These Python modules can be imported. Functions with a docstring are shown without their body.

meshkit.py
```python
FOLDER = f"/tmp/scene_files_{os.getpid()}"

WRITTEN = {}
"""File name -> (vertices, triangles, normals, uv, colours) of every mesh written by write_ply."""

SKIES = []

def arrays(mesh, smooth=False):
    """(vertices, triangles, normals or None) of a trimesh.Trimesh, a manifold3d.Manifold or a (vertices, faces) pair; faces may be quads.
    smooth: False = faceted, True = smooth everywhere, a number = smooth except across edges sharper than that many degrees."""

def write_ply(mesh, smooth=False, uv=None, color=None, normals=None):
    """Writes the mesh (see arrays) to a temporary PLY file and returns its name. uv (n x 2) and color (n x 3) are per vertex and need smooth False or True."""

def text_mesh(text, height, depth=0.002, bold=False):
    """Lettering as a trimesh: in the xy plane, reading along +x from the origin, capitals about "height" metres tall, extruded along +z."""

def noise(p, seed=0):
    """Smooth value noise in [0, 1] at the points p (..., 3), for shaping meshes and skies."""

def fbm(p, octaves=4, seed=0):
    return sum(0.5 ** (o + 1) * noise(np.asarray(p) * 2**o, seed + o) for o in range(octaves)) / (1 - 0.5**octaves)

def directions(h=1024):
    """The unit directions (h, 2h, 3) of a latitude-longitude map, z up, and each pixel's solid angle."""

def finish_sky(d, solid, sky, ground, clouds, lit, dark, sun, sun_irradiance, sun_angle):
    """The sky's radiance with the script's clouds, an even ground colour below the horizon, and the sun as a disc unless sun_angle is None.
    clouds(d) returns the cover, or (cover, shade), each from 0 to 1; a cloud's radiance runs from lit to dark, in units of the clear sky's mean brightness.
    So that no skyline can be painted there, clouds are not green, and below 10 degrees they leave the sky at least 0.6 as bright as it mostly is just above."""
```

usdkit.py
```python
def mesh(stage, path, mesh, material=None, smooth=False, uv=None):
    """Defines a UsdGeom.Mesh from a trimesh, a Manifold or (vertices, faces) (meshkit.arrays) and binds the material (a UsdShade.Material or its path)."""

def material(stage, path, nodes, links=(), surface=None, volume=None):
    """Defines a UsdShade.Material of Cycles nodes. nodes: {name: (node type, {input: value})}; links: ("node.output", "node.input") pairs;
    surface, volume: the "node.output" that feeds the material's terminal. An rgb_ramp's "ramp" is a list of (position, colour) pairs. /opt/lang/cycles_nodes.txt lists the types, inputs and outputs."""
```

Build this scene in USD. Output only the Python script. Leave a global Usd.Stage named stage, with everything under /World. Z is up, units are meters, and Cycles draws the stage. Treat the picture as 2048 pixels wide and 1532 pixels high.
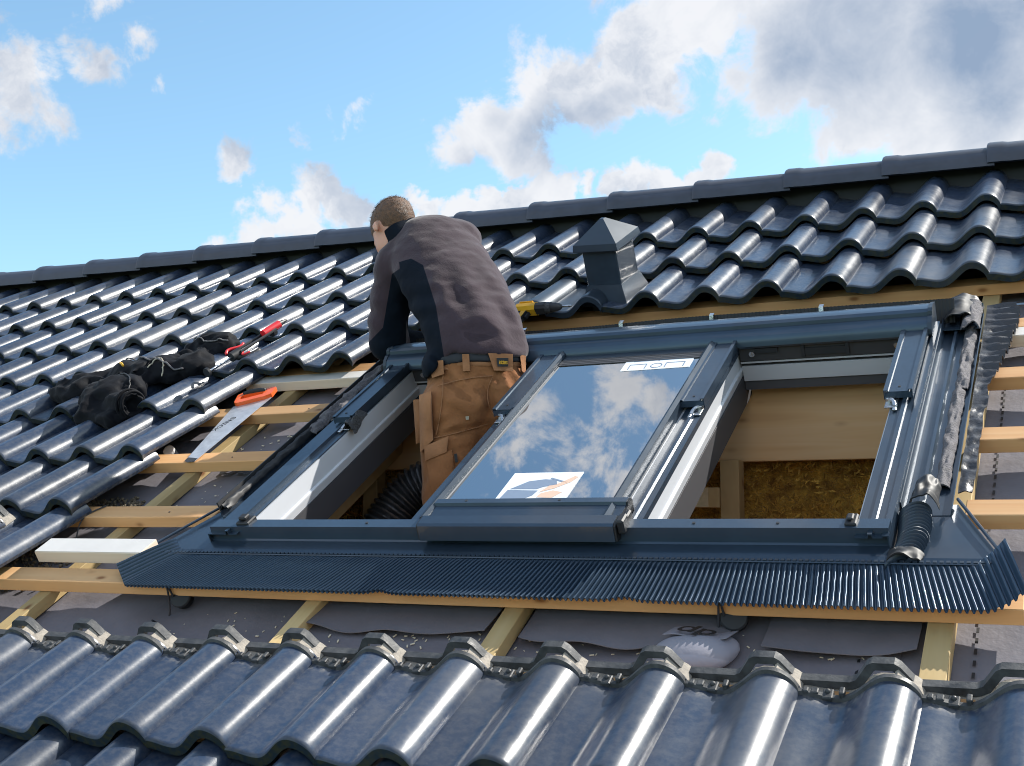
import math, random
import numpy as np, trimesh, manifold3d, usdkit, meshkit
from shapely.geometry import Polygon
from pxr import Usd, UsdGeom, UsdLux, UsdShade, Gf, Sdf, Vt

stage = Usd.Stage.CreateInMemory()
UsdGeom.SetStageUpAxis(stage, 'Z'); UsdGeom.SetStageMetersPerUnit(stage, 1.0)
world = UsdGeom.Xform.Define(stage, '/World').GetPrim()
stage.SetDefaultPrim(world)
UsdGeom.Scope.Define(stage, '/World/Looks')
rng = np.random.default_rng(7)

# ------------------------------------------------------------------ roof frame: U along the eave, v up the slope, n off the slope
PITCH = math.radians(31.388); Z0 = 4.5
CT, ST = math.cos(PITCH), math.sin(PITCH)
AX = np.array([[1, 0, 0], [0, CT, ST], [0, -ST, CT]])            # rows: U, v, n axes in the world
def R2W(q): return np.asarray(q, float) @ AX + [0, 0, Z0]
def W2R(q): return (np.asarray(q, float) - [0, 0, Z0]) @ AX.T

# ------------------------------------------------------------------ camera
CAM_R = np.array([[0.8942176, 0.3821270, -0.2331391], [-0.0513970, -0.4297337, -0.9014917], [-0.4446720, 0.8181124, -0.3646352]])  # rows: right, down, forward in the roof frame
CAM_C = np.array([1.402766, -2.155888, 1.516934]); FPX = 2416.26
CAM_W = R2W(CAM_C); CW = CAM_R @ AX                              # camera axes in the world
cam = UsdGeom.Camera.Define(stage, '/World/camera')
m4 = Gf.Matrix4d(1.0)
for i, row in enumerate((CW[0], -CW[1], -CW[2], CAM_W)): m4.SetRow3(i, Gf.Vec3d(*map(float, row)))
cam.AddTransformOp().Set(m4)
cam.CreateHorizontalApertureAttr(36.0); cam.CreateVerticalApertureAttr(36.0 * 766 / 1024)
cam.CreateFocalLengthAttr(36.0 * FPX / 2048); cam.CreateFStopAttr(0.0)
cam.CreateClippingRangeAttr(Gf.Vec2f(0.05, 50000.0))
EXPOSURE = 0.70
cam.CreateExposureAttr(EXPOSURE)

# ------------------------------------------------------------------ sun and sky
SUN_R = np.array([1.25, 2.25, 1.0]); SUN_R /= np.linalg.norm(SUN_R)
SUN_W = SUN_R @ AX
SUN_EL = math.asin(SUN_W[2]); SUN_ROT = math.atan2(SUN_W[0], SUN_W[1])
sun = UsdLux.DistantLight.Define(stage, '/World/sun')
sun.CreateNormalizeAttr(True); sun.CreateIntensityAttr(1.15); sun.CreateAngleAttr(0.53); sun.CreateColorAttr(Gf.Vec3f(1.0, 0.95, 0.87))
zz = SUN_W; xx = np.cross([0, 0, 1.0], zz); xx /= np.linalg.norm(xx); yy = np.cross(zz, xx)
ms = Gf.Matrix4d(1.0)
for i, row in enumerate((xx, yy, zz)): ms.SetRow3(i, Gf.Vec3d(*map(float, row)))
sun.AddTransformOp().Set(ms)

def camdir(x, y):
    d = CW.T @ np.array([(x - 1024) / FPX, (y - 766) / FPX, 1.0]); return d / np.linalg.norm(d)
SKY_STRENGTH = 0.135
CLOUD_LIT = (4.15, 4.2, 4.35); CLOUD_DARK = (1.35, 1.78, 2.5); SKY_GAIN = (.90, 1.08, 1.03)
# clouds seen in the photograph: (x, y, radius, weight) on the photograph's grid, turned into sky directions
CLOUDS = [(50, 190, 120, .8), (150, 140, 80, .72), (140, 70, 62, .62), (265, 85, 55, .48), (190, 5, 55, .5), (395, 50, 28, .35), (295, 180, 28, .35), (-60, 230, 110, .75),
          (490, 345, 62, .75), (615, 278, 45, .55), (700, 225, 55, .5), (800, 262, 42, .38), (665, 365, 55, .62),
          (300, 505, 50, .75), (360, 490, 50, .8), (420, 475, 60, .9), (490, 455, 75, .95), (560, 440, 80, .95), (630, 425, 75, .95), (690, 425, 70, .9), (740, 440, 60, .85), (520, 410, 50, .7), (600, 470, 80, .95), (215, 455, 26, .35), (20, 530, 45, .6),
          (910, 220, 60, .6), (960, 240, 110, .9), (1060, 190, 120, .95), (1170, 170, 120, .95), (1290, 110, 140, .95), (1380, 30, 150, .95), (900, 310, 70, .75), (1020, 300, 90, .8), (1200, 230, 90, .8), (1080, 90, 45, .45),
          *[(860 + 52 * i, 432 - 7.5 * i + 8 * math.sin(i * 2.1), 50 + 6 * math.sin(i * 1.7), .95) for i in range(12)],
          (1600, 60, 220, 1.1), (1800, 110, 240, 1.2), (2000, 130, 240, 1.2), (1700, 230, 130, .9), (1850, 270, 130, .95), (2000, 280, 130, .95), (1560, 220, 80, .55), (1900, -60, 260, 1.2), (1640, -80, 200, 1.0), (2150, 60, 240, 1.1), (2200, 260, 160, .9)]
DARK = [(1100, 265, 110, .9), (1190, 235, 70, .7), (1240, 190, 60, .5), (930, 335, 55, .55), (1580, 90, 130, .75), (1720, 60, 200, .8), (1950, 90, 190, 1.0), (1980, 190, 110, .7), (1850, 170, 80, .6), (2150, 90, 200, .9), (1900, -60, 220, .8), (1640, -80, 160, .7), (980, 215, 50, .35)]
def sky_material():
    N = {'tc': ('texture_coordinate', {}), 'sky': ('sky_texture', {'sky_type': 'single_scattering', 'sun_disc': False, 'sun_elevation': SUN_EL, 'sun_rotation': SUN_ROT, 'altitude': 30.0, 'air_density': 1.0, 'aerosol_density': 1.0, 'ozone_density': 1.5}),
         'bg': ('background_shader', {'strength': SKY_STRENGTH})}
    K = []
    SRC = 'tc.generated'
    # warp the lookup so that outlines are ragged
    N['wn'] = ('noise_texture', {'scale': 9.0, 'detail': 6.0, 'roughness': 0.6}); K.append((SRC, 'wn.vector'))
    N['wc'] = ('vector_math', {'math_type': 'subtract', 'vector2': (.5, .5, .5)}); K.append(('wn.color', 'wc.vector1'))
    N['wsc'] = ('vector_math', {'math_type': 'scale', 'scale': 0.10}); K.append(('wc.vector', 'wsc.vector1'))
    N['wd'] = ('vector_math', {'math_type': 'add'}); K += [(SRC, 'wd.vector1'), ('wsc.vector', 'wd.vector2')]
    def field(tag, blobs, off):
        last = None
        for i, (x, y, r, w) in enumerate(blobs):
            d = camdir(x, y); a, b = f'{tag}d{i}', f'{tag}m{i}'
            N[a] = ('vector_math', {'math_type': 'distance', 'vector2': tuple(d)}); K.append((off, a + '.vector1'))
            N[b] = ('map_range', {'range_type': 'smoothstep', 'from_min': 1.35 * r / FPX, 'from_max': 0.0, 'to_min': 0.0, 'to_max': w, 'clamp': True}); K.append((a + '.value', b + '.value'))
            if last is None: last = b + '.result'
            else:
                s = f'{tag}x{i}'; N[s] = ('math', {'math_type': 'maximum'}); K.extend([(last, s + '.value1'), (b + '.result', s + '.value2')]); last = s + '.value'
        return last
    cov = field('c', CLOUDS, 'wd.vector'); drk = field('k', DARK, 'wd.vector')
    # fine structure
    N['fn'] = ('noise_texture', {'scale': 20.0, 'detail': 9.0, 'roughness': 0.62, 'distortion': 0.3}); K.append((SRC, 'fn.vector'))
    # the rest of the sky: scattered cumulus of the same kind, away from the framed patch
    N['gn'] = ('noise_texture', {'scale': 2.6, 'detail': 8.0, 'roughness': 0.58}); K.append((SRC, 'gn.vector'))
    N['gm'] = ('map_range', {'range_type': 'smoothstep', 'from_min': 0.44, 'from_max': 0.60, 'to_min': 0.0, 'to_max': 1.0, 'clamp': True}); K.append(('gn.fac', 'gm.value'))
    ctr = camdir(1024, 250)
    N['vd'] = ('vector_math', {'math_type': 'distance', 'vector2': tuple(ctr)}); K.append((SRC, 'vd.vector1'))
    N['vm'] = ('map_range', {'range_type': 'smoothstep', 'from_min': 0.42, 'from_max': 0.70, 'to_min': 0.0, 'to_max': 1.0, 'clamp': True}); K.append(('vd.value', 'vm.value'))
    N['gg'] = ('math', {'math_type': 'multiply'}); K += [('gm.result', 'gg.value1'), ('vm.result', 'gg.value2')]
    N['all'] = ('math', {'math_type': 'maximum'}); K += [(cov, 'all.value1'), ('gg.value', 'all.value2')]
    # cover = all + (fine-0.5)*k
    N['f0'] = ('math', {'math_type': 'multiply_add', 'value2': 1.7, 'value3': -0.85}); K.append(('fn.fac', 'f0.value1'))
    N['sum'] = ('math', {'math_type': 'add'}); K += [('all.value', 'sum.value1'), ('f0.value', 'sum.value2')]
    N['cover'] = ('map_range', {'range_type': 'smoothstep', 'from_min': 0.26, 'from_max': 0.62, 'to_min': 0.0, 'to_max': 0.97, 'clamp': True}); K.append(('sum.value', 'cover.value'))
    N['gd'] = ('map_range', {'range_type': 'smoothstep', 'from_min': 0.60, 'from_max': 0.76, 'to_min': 0.0, 'to_max': 0.8, 'clamp': True}); K.append(('gn.fac', 'gd.value'))
    N['gdv'] = ('math', {'math_type': 'multiply'}); K += [('gd.result', 'gdv.value1'), ('vm.result', 'gdv.value2')]
    N['dk'] = ('math', {'math_type': 'maximum'}); K += [(drk, 'dk.value1'), ('gdv.value', 'dk.value2')]
    N['dks'] = ('math', {'math_type': 'multiply_add', 'value2': 0.9, 'value3': -0.45}); K.append(('fn.fac', 'dks.value1'))
    N['sn'] = ('noise_texture', {'scale': 9.0, 'detail': 6.0, 'roughness': .6}); K.append(('wd.vector', 'sn.vector'))
    N['snr'] = ('map_range', {'range_type': 'smoothstep', 'from_min': .44, 'from_max': .64, 'to_min': 0.0, 'to_max': .5, 'clamp': True}); K.append(('sn.fac', 'snr.value'))
    N['dk2'] = ('math', {'math_type': 'maximum'}); K += [('dk.value', 'dk2.value1'), ('snr.result', 'dk2.value2')]
    N['dka'] = ('math', {'math_type': 'add', 'use_clamp': True}); K += [('dk2.value', 'dka.value1'), ('dks.value', 'dka.value2')]
    N['ccol'] = ('mix', {'mix_type': 'mix', 'color1': CLOUD_LIT, 'color2': CLOUD_DARK}); K.append(('dka.value', 'ccol.fac'))
    N['gain'] = ('mix', {'mix_type': 'multiply', 'fac': 1.0, 'color2': SKY_GAIN}); K.append(('sky.color', 'gain.color1'))
    N['out'] = ('mix', {'mix_type': 'mix'}); K += [('cover.result', 'out.fac'), ('gain.color', 'out.color1'), ('ccol.color', 'out.color2'), ('out.color', 'bg.color')]
    return usdkit.material(stage, '/World/Looks/sky', N, K, surface='bg.background')
dome = UsdLux.DomeLight.Define(stage, '/World/sky')
dome.GetPrim().SetCustomDataByKey('kind', 'structure')
UsdShade.MaterialBindingAPI.Apply(dome.GetPrim()).Bind(sky_material())

# ------------------------------------------------------------------ materials
def mat(name, nodes, links, surface='p.BSDF'): return usdkit.material(stage, '/World/Looks/' + name, nodes, links, surface=surface)
def plain(name, col, rough=.5, metal=0.0, coat=0.0, bump=None, spec=.5, var=None, sheen=0.0, trans=0.0):
    N = {'p': ('principled_bsdf', {'base_color': col, 'roughness': rough, 'metallic': metal, 'coat_weight': coat, 'specular_ior_level': spec, 'sheen_weight': sheen})}
    K = []
    N['tc'] = ('texture_coordinate', {})
    if bump:
        sc, dist = bump
        N['bn'] = ('noise_texture', {'scale': sc, 'detail': 5.0, 'roughness': .6}); N['b'] = ('bump', {'strength': 1.0, 'distance': dist})
        K += [('tc.object', 'bn.vector'), ('bn.fac', 'b.height'), ('b.normal', 'p.normal')]
    if var:
        sc, amt = var
        N['vn'] = ('noise_texture', {'scale': sc, 'detail': 5.0, 'roughness': .6})
        N['vr'] = ('rgb_ramp', {'ramp': [(0.3, tuple(c * (1 - amt) for c in col)), (0.7, tuple(min(1, c * (1 + amt)) for c in col))]})
        N['rr'] = ('map_range', {'from_min': .3, 'from_max': .7, 'to_min': max(.02, rough * (1 - .5 * amt)), 'to_max': min(1, rough * (1 + .7 * amt)), 'clamp': True})
        K += [('tc.object', 'vn.vector'), ('vn.fac', 'vr.fac'), ('vr.color', 'p.base_color'), ('vn.fac', 'rr.value'), ('rr.result', 'p.roughness')]
    return mat(name, N, K)

def wood(name, stops, axis=0, rough=.65, knots=True, tint=.25):
    sc = [26.0, 26.0, 26.0]; sc[axis] = 1.3
    N = {'tc': ('texture_coordinate', {}), 'oi': ('object_info', {}), 'off': ('vector_math', {'math_type': 'scale', 'vector1': (7.3, 3.1, 5.7)}), 'ad': ('vector_math', {'math_type': 'add'}),
         'mp': ('mapping', {'scale': tuple(sc)}), 'n1': ('noise_texture', {'scale': 1.0, 'detail': 6.0, 'roughness': .55, 'distortion': .6}),
         'mp2': ('mapping', {'scale': tuple(.22 * s for s in sc)}), 'n2': ('noise_texture', {'scale': 1.0, 'detail': 2.0}),
         'r1': ('rgb_ramp', {'ramp': stops}), 'mx': ('math', {'math_type': 'multiply_add', 'value2': .6}), 'hf': ('math', {'math_type': 'multiply', 'value2': .45}),
         'hs': ('hsv', {}), 'vv': ('map_range', {'from_min': 0.0, 'from_max': 1.0, 'to_min': 1 - tint, 'to_max': 1 + tint}),
         'b': ('bump', {'strength': .5, 'distance': .002}), 'p': ('principled_bsdf', {'roughness': rough, 'specular_ior_level': .3})}
    K = [('oi.random', 'off.scale'), ('tc.object', 'ad.vector1'), ('off.vector', 'ad.vector2'), ('ad.vector', 'mp.vector'), ('mp.vector', 'n1.vector'), ('ad.vector', 'mp2.vector'), ('mp2.vector', 'n2.vector'),
         ('n1.fac', 'mx.value1'), ('n2.fac', 'hf.value1'), ('hf.value', 'mx.value3'), ('mx.value', 'r1.fac'), ('oi.random', 'vv.value'), ('vv.result', 'hs.value'), ('n1.fac', 'b.height'), ('b.normal', 'p.normal')]
    last = 'r1.color'
    if knots:
        kf, ka, kr_ = knots if isinstance(knots, tuple) else (11.0, 5.5, .75); ks = [kf] * 3; ks[axis] = ka
        N['km'] = ('mapping', {'scale': tuple(ks)}); N['kv'] = ('voronoi_texture', {'scale': 1.0, 'randomness': 1.0})
        N['kr'] = ('rgb_ramp', {'ramp': [(0.0, (1, 1, 1)), (0.07 * kr_, (.85, .85, .85)), (0.15 * kr_, (.18, .18, .18)), (0.22 * kr_, (0, 0, 0)), (1.0, (0, 0, 0))]})
        N['kx'] = ('mix', {'mix_type': 'mix', 'color2': (.22, .09, .03)})
        K += [('ad.vector', 'km.vector'), ('km.vector', 'kv.vector'), ('kv.distance', 'kr.fac'), ('kr.color', 'kx.fac'), ('r1.color', 'kx.color1')]; last = 'kx.color'
    K += [(last, 'hs.color'), ('hs.color', 'p.base_color')]
    return mat(name, N, K)

M = {}
M['batten'] = wood('batten_pine', [(.2, (.45, .22, .085)), (.5, (.57, .315, .14)), (.8, (.64, .41, .215))], 0)
M['counter'] = wood('counter_pine', [(.2, (.40, .27, .11)), (.5, (.52, .38, .18)), (.8, (.60, .46, .25))], 1)
M['pale'] = wood('pale_pine', [(.2, (.60, .46, .33)), (.5, (.70, .57, .44)), (.8, (.76, .66, .54))], 0, knots=False, tint=.05)
M['paletop'] = plain('primer_white', (.62, .60, .58), .6, var=(9.0, .05))
M['board'] = wood('spruce_board', [(.25, (.56, .30, .125)), (.5, (.72, .43, .21)), (.75, (.80, .54, .32))], 0, knots=(15.0, 6.0, .95))
M['stud'] = wood('stud_pine', [(.2, (.40, .24, .10)), (.5, (.50, .32, .15)), (.8, (.58, .40, .20))], 2)
M['endgrain'] = plain('end_grain', (.62, .46, .28), .7, var=(40.0, .15))

def tile_material(name, base, moss, dust):
    N = {'tc': ('texture_coordinate', {}), 'at': ('attribute', {'attribute': 'wear'}), 'sp': ('separate_color', {}), 'spc': ('math', {'math_type': 'multiply_add', 'value2': -.55, 'value3': .62}),
         'n1': ('noise_texture', {'scale': 4.0, 'detail': 5.0, 'roughness': .6}), 'n2': ('noise_texture', {'scale': 60.0, 'detail': 5.0, 'roughness': .65}), 'n3': ('noise_texture', {'scale': 2.3, 'detail': 2.0}), 'n4': ('noise_texture', {'scale': 1.7, 'detail': 8.0, 'roughness': .72}), 'du': ('map_range', {'from_min': .48, 'from_max': .70, 'to_min': 0.0, 'to_max': .55, 'clamp': True}), 'dux': ('mix', {'mix_type': 'mix', 'color2': (.085, .088, .095)}), 'hs': ('hsv', {}), 'hv': ('map_range', {'to_min': .8, 'to_max': 1.22}), 'dur': ('math', {'math_type': 'multiply_add', 'value2': .35}),
         'oi': ('object_info', {}),
         'c0': ('rgb_ramp', {'ramp': [(.25, tuple(c * .95 for c in base)), (.75, tuple(c * 1.07 for c in base))]}),
         'mm': ('map_range', {'from_min': .42, 'from_max': .62, 'to_min': 0.0, 'to_max': 1.0, 'clamp': True}), 'mmul': ('math', {'math_type': 'multiply'}), 'mlow': ('math', {'math_type': 'multiply_add', 'value2': .5, 'value3': .5}),
         'mx': ('mix', {'mix_type': 'mix', 'color2': moss}), 'dm': ('math', {'math_type': 'multiply'}), 'dx': ('mix', {'mix_type': 'mix', 'color2': dust}),
         'rr': ('map_range', {'from_min': .3, 'from_max': .7, 'to_min': .16, 'to_max': .22, 'clamp': True}), 'ra': ('math', {'math_type': 'multiply_add', 'value2': .5}), 'rb': ('math', {'math_type': 'multiply_add', 'value2': .5, 'use_clamp': True}),
         'bh': ('math', {'math_type': 'multiply_add', 'value2': .16}), 'b': ('bump', {'strength': .6, 'distance': .0022}), 'p': ('principled_bsdf', {'specular_ior_level': .65, 'coat_weight': .0, 'coat_roughness': .09})}
    K = [('at.color', 'sp.color'), ('sp.r', 'spc.value1'), ('spc.value', 'p.specular_ior_level'), ('tc.object', 'n1.vector'), ('tc.object', 'n2.vector'), ('tc.object', 'n3.vector'), ('n1.fac', 'c0.fac'),
         ('n2.fac', 'mm.value'), ('mm.result', 'mlow.value1'), ('mlow.value', 'mmul.value1'), ('sp.r', 'mmul.value2'), ('mmul.value', 'mx.fac'), ('c0.color', 'mx.color1'),
         ('mm.result', 'dm.value1'), ('sp.g', 'dm.value2'), ('dm.value', 'dx.fac'), ('mx.color', 'dx.color1'), ('dx.color', 'hs.color'), ('oi.random', 'hv.value'), ('hv.result', 'hs.value'), ('hs.color', 'dux.color1'), ('tc.object', 'n4.vector'), ('n4.fac', 'du.value'), ('du.result', 'dux.fac'), ('dux.color', 'p.base_color'), ('du.result', 'dur.value1'),
         ('n1.fac', 'rr.value'), ('sp.r', 'ra.value1'), ('rr.result', 'dur.value3'), ('dur.value', 'ra.value3'), ('sp.g', 'rb.value1'), ('ra.value', 'rb.value3'), ('rb.value', 'p.roughness'),
         ('n2.fac', 'bh.value1'), ('n3.fac', 'bh.value3'), ('bh.value', 'b.height'), ('b.normal', 'p.normal')]
    return mat(name, N, K)
M['tile'] = tile_material('glazed_tile', (.020, .034, .066), (.010, .015, .005), (.26, .24, .21))
M['tilehead'] = plain('tile_head_clay', (.045, .047, .05), .55, var=(30.0, .6), bump=(120.0, .001))
M['claycut'] = plain('cut_clay', (.36, .32, .27), .85, var=(45.0, .25), bump=(150.0, .002))
M['ridge'] = plain('ridge_tile', (.032, .037, .056), .42, var=(12.0, .25), coat=.1)
M['metal'] = plain('painted_metal', (.031, .050, .078), .27, metal=.35, coat=.35, var=(5.0, .12), bump=(3.0, .0015))
M['metal2'] = plain('painted_metal_matt', (.026, .040, .060), .36, metal=.2, coat=.15, var=(8.0, .15))
M['pleat'] = plain('pleated_metal', (.030, .054, .088), .32, metal=.45, coat=.25)
M['black'] = plain('black_rubber', (.012, .013, .016), .55)
M['foil'] = plain('crinkled_foil', (.10, .10, .105), .38, metal=.6, bump=(170.0, .012))
M['foam'] = plain('grey_foam', (.16, .15, .16), .8, bump=(190.0, .006), var=(80.0, .35))
M['membrane'] = plain('black_membrane', (.028, .028, .034), .42, bump=(25.0, .006))
M['whitepaint'] = plain('frame_white', (.58, .60, .64), .35, coat=.2)
M['greypaint'] = plain('frame_grey', (.055, .055, .062), .5)
M['greylight'] = plain('frame_light_grey', (.42, .42, .45), .5)
M['charcoal'] = plain('charcoal_plastic', (.030, .030, .033), .45)
M['steel'] = plain('bright_steel', (.62, .63, .65), .22, metal=1.0, bump=(60.0, .004))
M['blade'] = plain('saw_steel', (.66, .66, .68), .42, metal=.7, var=(25.0, .15))
M['underlay'] = plain('roof_underlay', (.16, .152, .172), .62, bump=(9.0, .006), var=(3.2, .22), spec=.35)
M['underfold'] = plain('underlay_fold', (.27, .265, .31), .6, bump=(9.0, .004))
M['print'] = plain('black_print', (.016, .016, .018), .6)
M['insul'] = plain('wood_wool', (.80, .32, .055), .95, var=(22.0, .75), bump=(70.0, .03))
M['duct'] = plain('black_foil_duct', (.12, .12, .13), .2, metal=.8, coat=.6, bump=(45.0, .012))
M['dirt'] = plain('mortar_debris', (.16, .13, .09), .95, var=(60.0, .6), bump=(90.0, .01))
M['chip'] = plain('wood_chips', (.72, .63, .46), .8)
M['orange'] = plain('orange_plastic', (.80, .12, .02), .35, coat=.3)
M['yellow'] = plain('yellow_plastic', (.78, .42, .02), .4, coat=.2)
M['red'] = plain('red_plastic', (.62, .02, .025), .35, coat=.3)
M['paper'] = plain('printed_paper', (.80, .84, .88), .5)
M['paperink'] = plain('grey_ink', (.20, .26, .36), .6)
M['papertan'] = plain('tan_ink', (.72, .50, .38), .6)
M['skin'] = mat('skin', {'p': ('principled_bsdf', {'base_color': (.55, .28, .19), 'roughness': .5, 'subsurface_weight': .15, 'subsurface_scale': .01})}, [])
def cloth(name, col, weave, rough=.85, amt=.2, dist=.0012, sheen=.25, big=8.0):
    N = {'tc': ('texture_coordinate', {}), 'w': ('noise_texture', {'scale': weave, 'detail': 3.0, 'roughness': .7}), 'v': ('noise_texture', {'scale': big, 'detail': 5.0, 'roughness': .6}),
         'r': ('rgb_ramp', {'ramp': [(.3, tuple(c * (1 - amt) for c in col)), (.7, tuple(c * (1 + amt) for c in col))]}), 'b': ('bump', {'strength': .8, 'distance': dist}), 'b2': ('bump', {'strength': .6, 'distance': .012}),
         'p': ('principled_bsdf', {'roughness': rough, 'sheen_weight': sheen, 'sheen_roughness': .4, 'specular_ior_level': .12})}
    K = [('tc.object', 'w.vector'), ('tc.object', 'v.vector'), ('v.fac', 'r.fac'), ('r.color', 'p.base_color'), ('v.fac', 'b2.height'), ('b2.normal', 'b.normal'), ('w.fac', 'b.height'), ('b.normal', 'p.normal')]
    return mat(name, N, K)
M['jacket'] = cloth('jacket_fleece', (.050, .034, .043), 350.0, sheen=.35)
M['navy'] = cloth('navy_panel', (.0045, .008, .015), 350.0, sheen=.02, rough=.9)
M['trousers'] = cloth('brown_canvas', (.275, .118, .050), 600.0, sheen=.15, amt=.16, big=14.0)
M['trousers2'] = cloth('brown_canvas_pale', (.33, .155, .075), 600.0, sheen=.15, amt=.16, big=14.0)
M['belt'] = plain('belt_webbing', (.008, .010, .016), .6)
M['shirt'] = cloth('blue_shirt', (.02, .06, .22), 400.0)
M['blackcloth'] = cloth('black_cloth', (.0045, .005, .0075), 300.0, rough=.7, sheen=.04, dist=.0006)
M['hair'] = plain('short_hair', (.115, .058, .030), .6, var=(90.0, .5), bump=(220.0, .004))
M['thread'] = plain('pale_thread', (.42, .38, .30), .8)
def glass_mat():
    return mat('window_glass', {'f': ('fresnel', {'IOR': 10.0}), 't': ('transparent_bsdf', {'color': (.55, .62, .60)}), 'g': ('glossy_bsdf', {'color': (1, 1, 1), 'roughness': 0.0}), 'm': ('mix_closure', {})},
               [('f.fac', 'm.fac'), ('t.BSDF', 'm.closure1'), ('g.BSDF', 'm.closure2')], surface='m.closure')
M['glass'] = glass_mat()
M['wall'] = plain('brick_wall', (.34, .16, .10), .85, var=(3.0, .2))
def grass():
    return mat('grass_ground', {'tc': ('geometry', {}), 'n': ('noise_texture', {'scale': .35, 'detail': 8.0}), 'r': ('rgb_ramp', {'ramp': [(.3, (.035, .06, .018)), (.7, (.08, .10, .035))]}), 'p': ('principled_bsdf', {'roughness': .9})},
               [('tc.position', 'n.vector'), ('n.fac', 'r.fac'), ('r.color', 'p.base_color')])
M['grass'] = grass()

# ------------------------------------------------------------------ scene building helpers
_used = {}
def numbered(parent, name):
    k = parent + '/' + name; n = _used.get(k, 0); _used[k] = n + 1
    return k if n == 0 else f'{k}_{n:03d}'
class T:
    def __init__(s, path, base, axes): s.path, s.base, s.axes = path, base, axes
    def local(s, q): return (np.asarray(q, float) - s.base) @ s.axes.T
def tag(prim, label=None, cat=None, group=None, kind=None):
    for k, v in (('label', label), ('category', cat), ('group', group), ('kind', kind)):
        if v: prim.SetCustomDataByKey(k, v)
def thing(name, label, cat, base, frame='roof', group=None, kind=None):
    """An Xform at the thing's base; base is given in the frame its parts are given in ('roof': U, v, n; 'world')."""
    path = numbered('/World', name); x = UsdGeom.Xform.Define(stage, path)
    m = Gf.Matrix4d(1.0)
    if frame == 'roof':
        for i in range(3): m.SetRow3(i, Gf.Vec3d(*map(float, AX[i])))
        m.SetRow3(3, Gf.Vec3d(*map(float, R2W(base))))
    else: m.SetRow3(3, Gf.Vec3d(*map(float, base)))
    x.AddTransformOp().Set(m); tag(x.GetPrim(), label, cat, group, kind)
    return T(path, np.asarray(base, float), np.eye(3))
def obj(name, mesh, material, parent, smooth=False, label=None, wear=None):
    """One Mesh prim under a thing or a part; the mesh is given in the thing's frame."""
    if hasattr(mesh, 'to_mesh') or isinstance(mesh, (tuple, list)):
        v, f, _ = meshkit.arrays(mesh); mesh = trimesh.Trimesh(v, f, process=False)
    mesh = trimesh.Trimesh(mesh.vertices - parent.base, mesh.faces, process=False)
    path = numbered(parent.path, name)
    p = usdkit.mesh(stage, path, mesh, M[material], smooth=smooth)
    if wear is not None:
        UsdGeom.PrimvarsAPI(p).CreatePrimvar('wear', Sdf.ValueTypeNames.Color3fArray, 'vertex').Set(Vt.Vec3fArray.FromNumpy(np.asarray(wear, np.float32)))
    if label: tag(p.GetPrim(), label)
    return T(path, parent.base, None)

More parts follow.
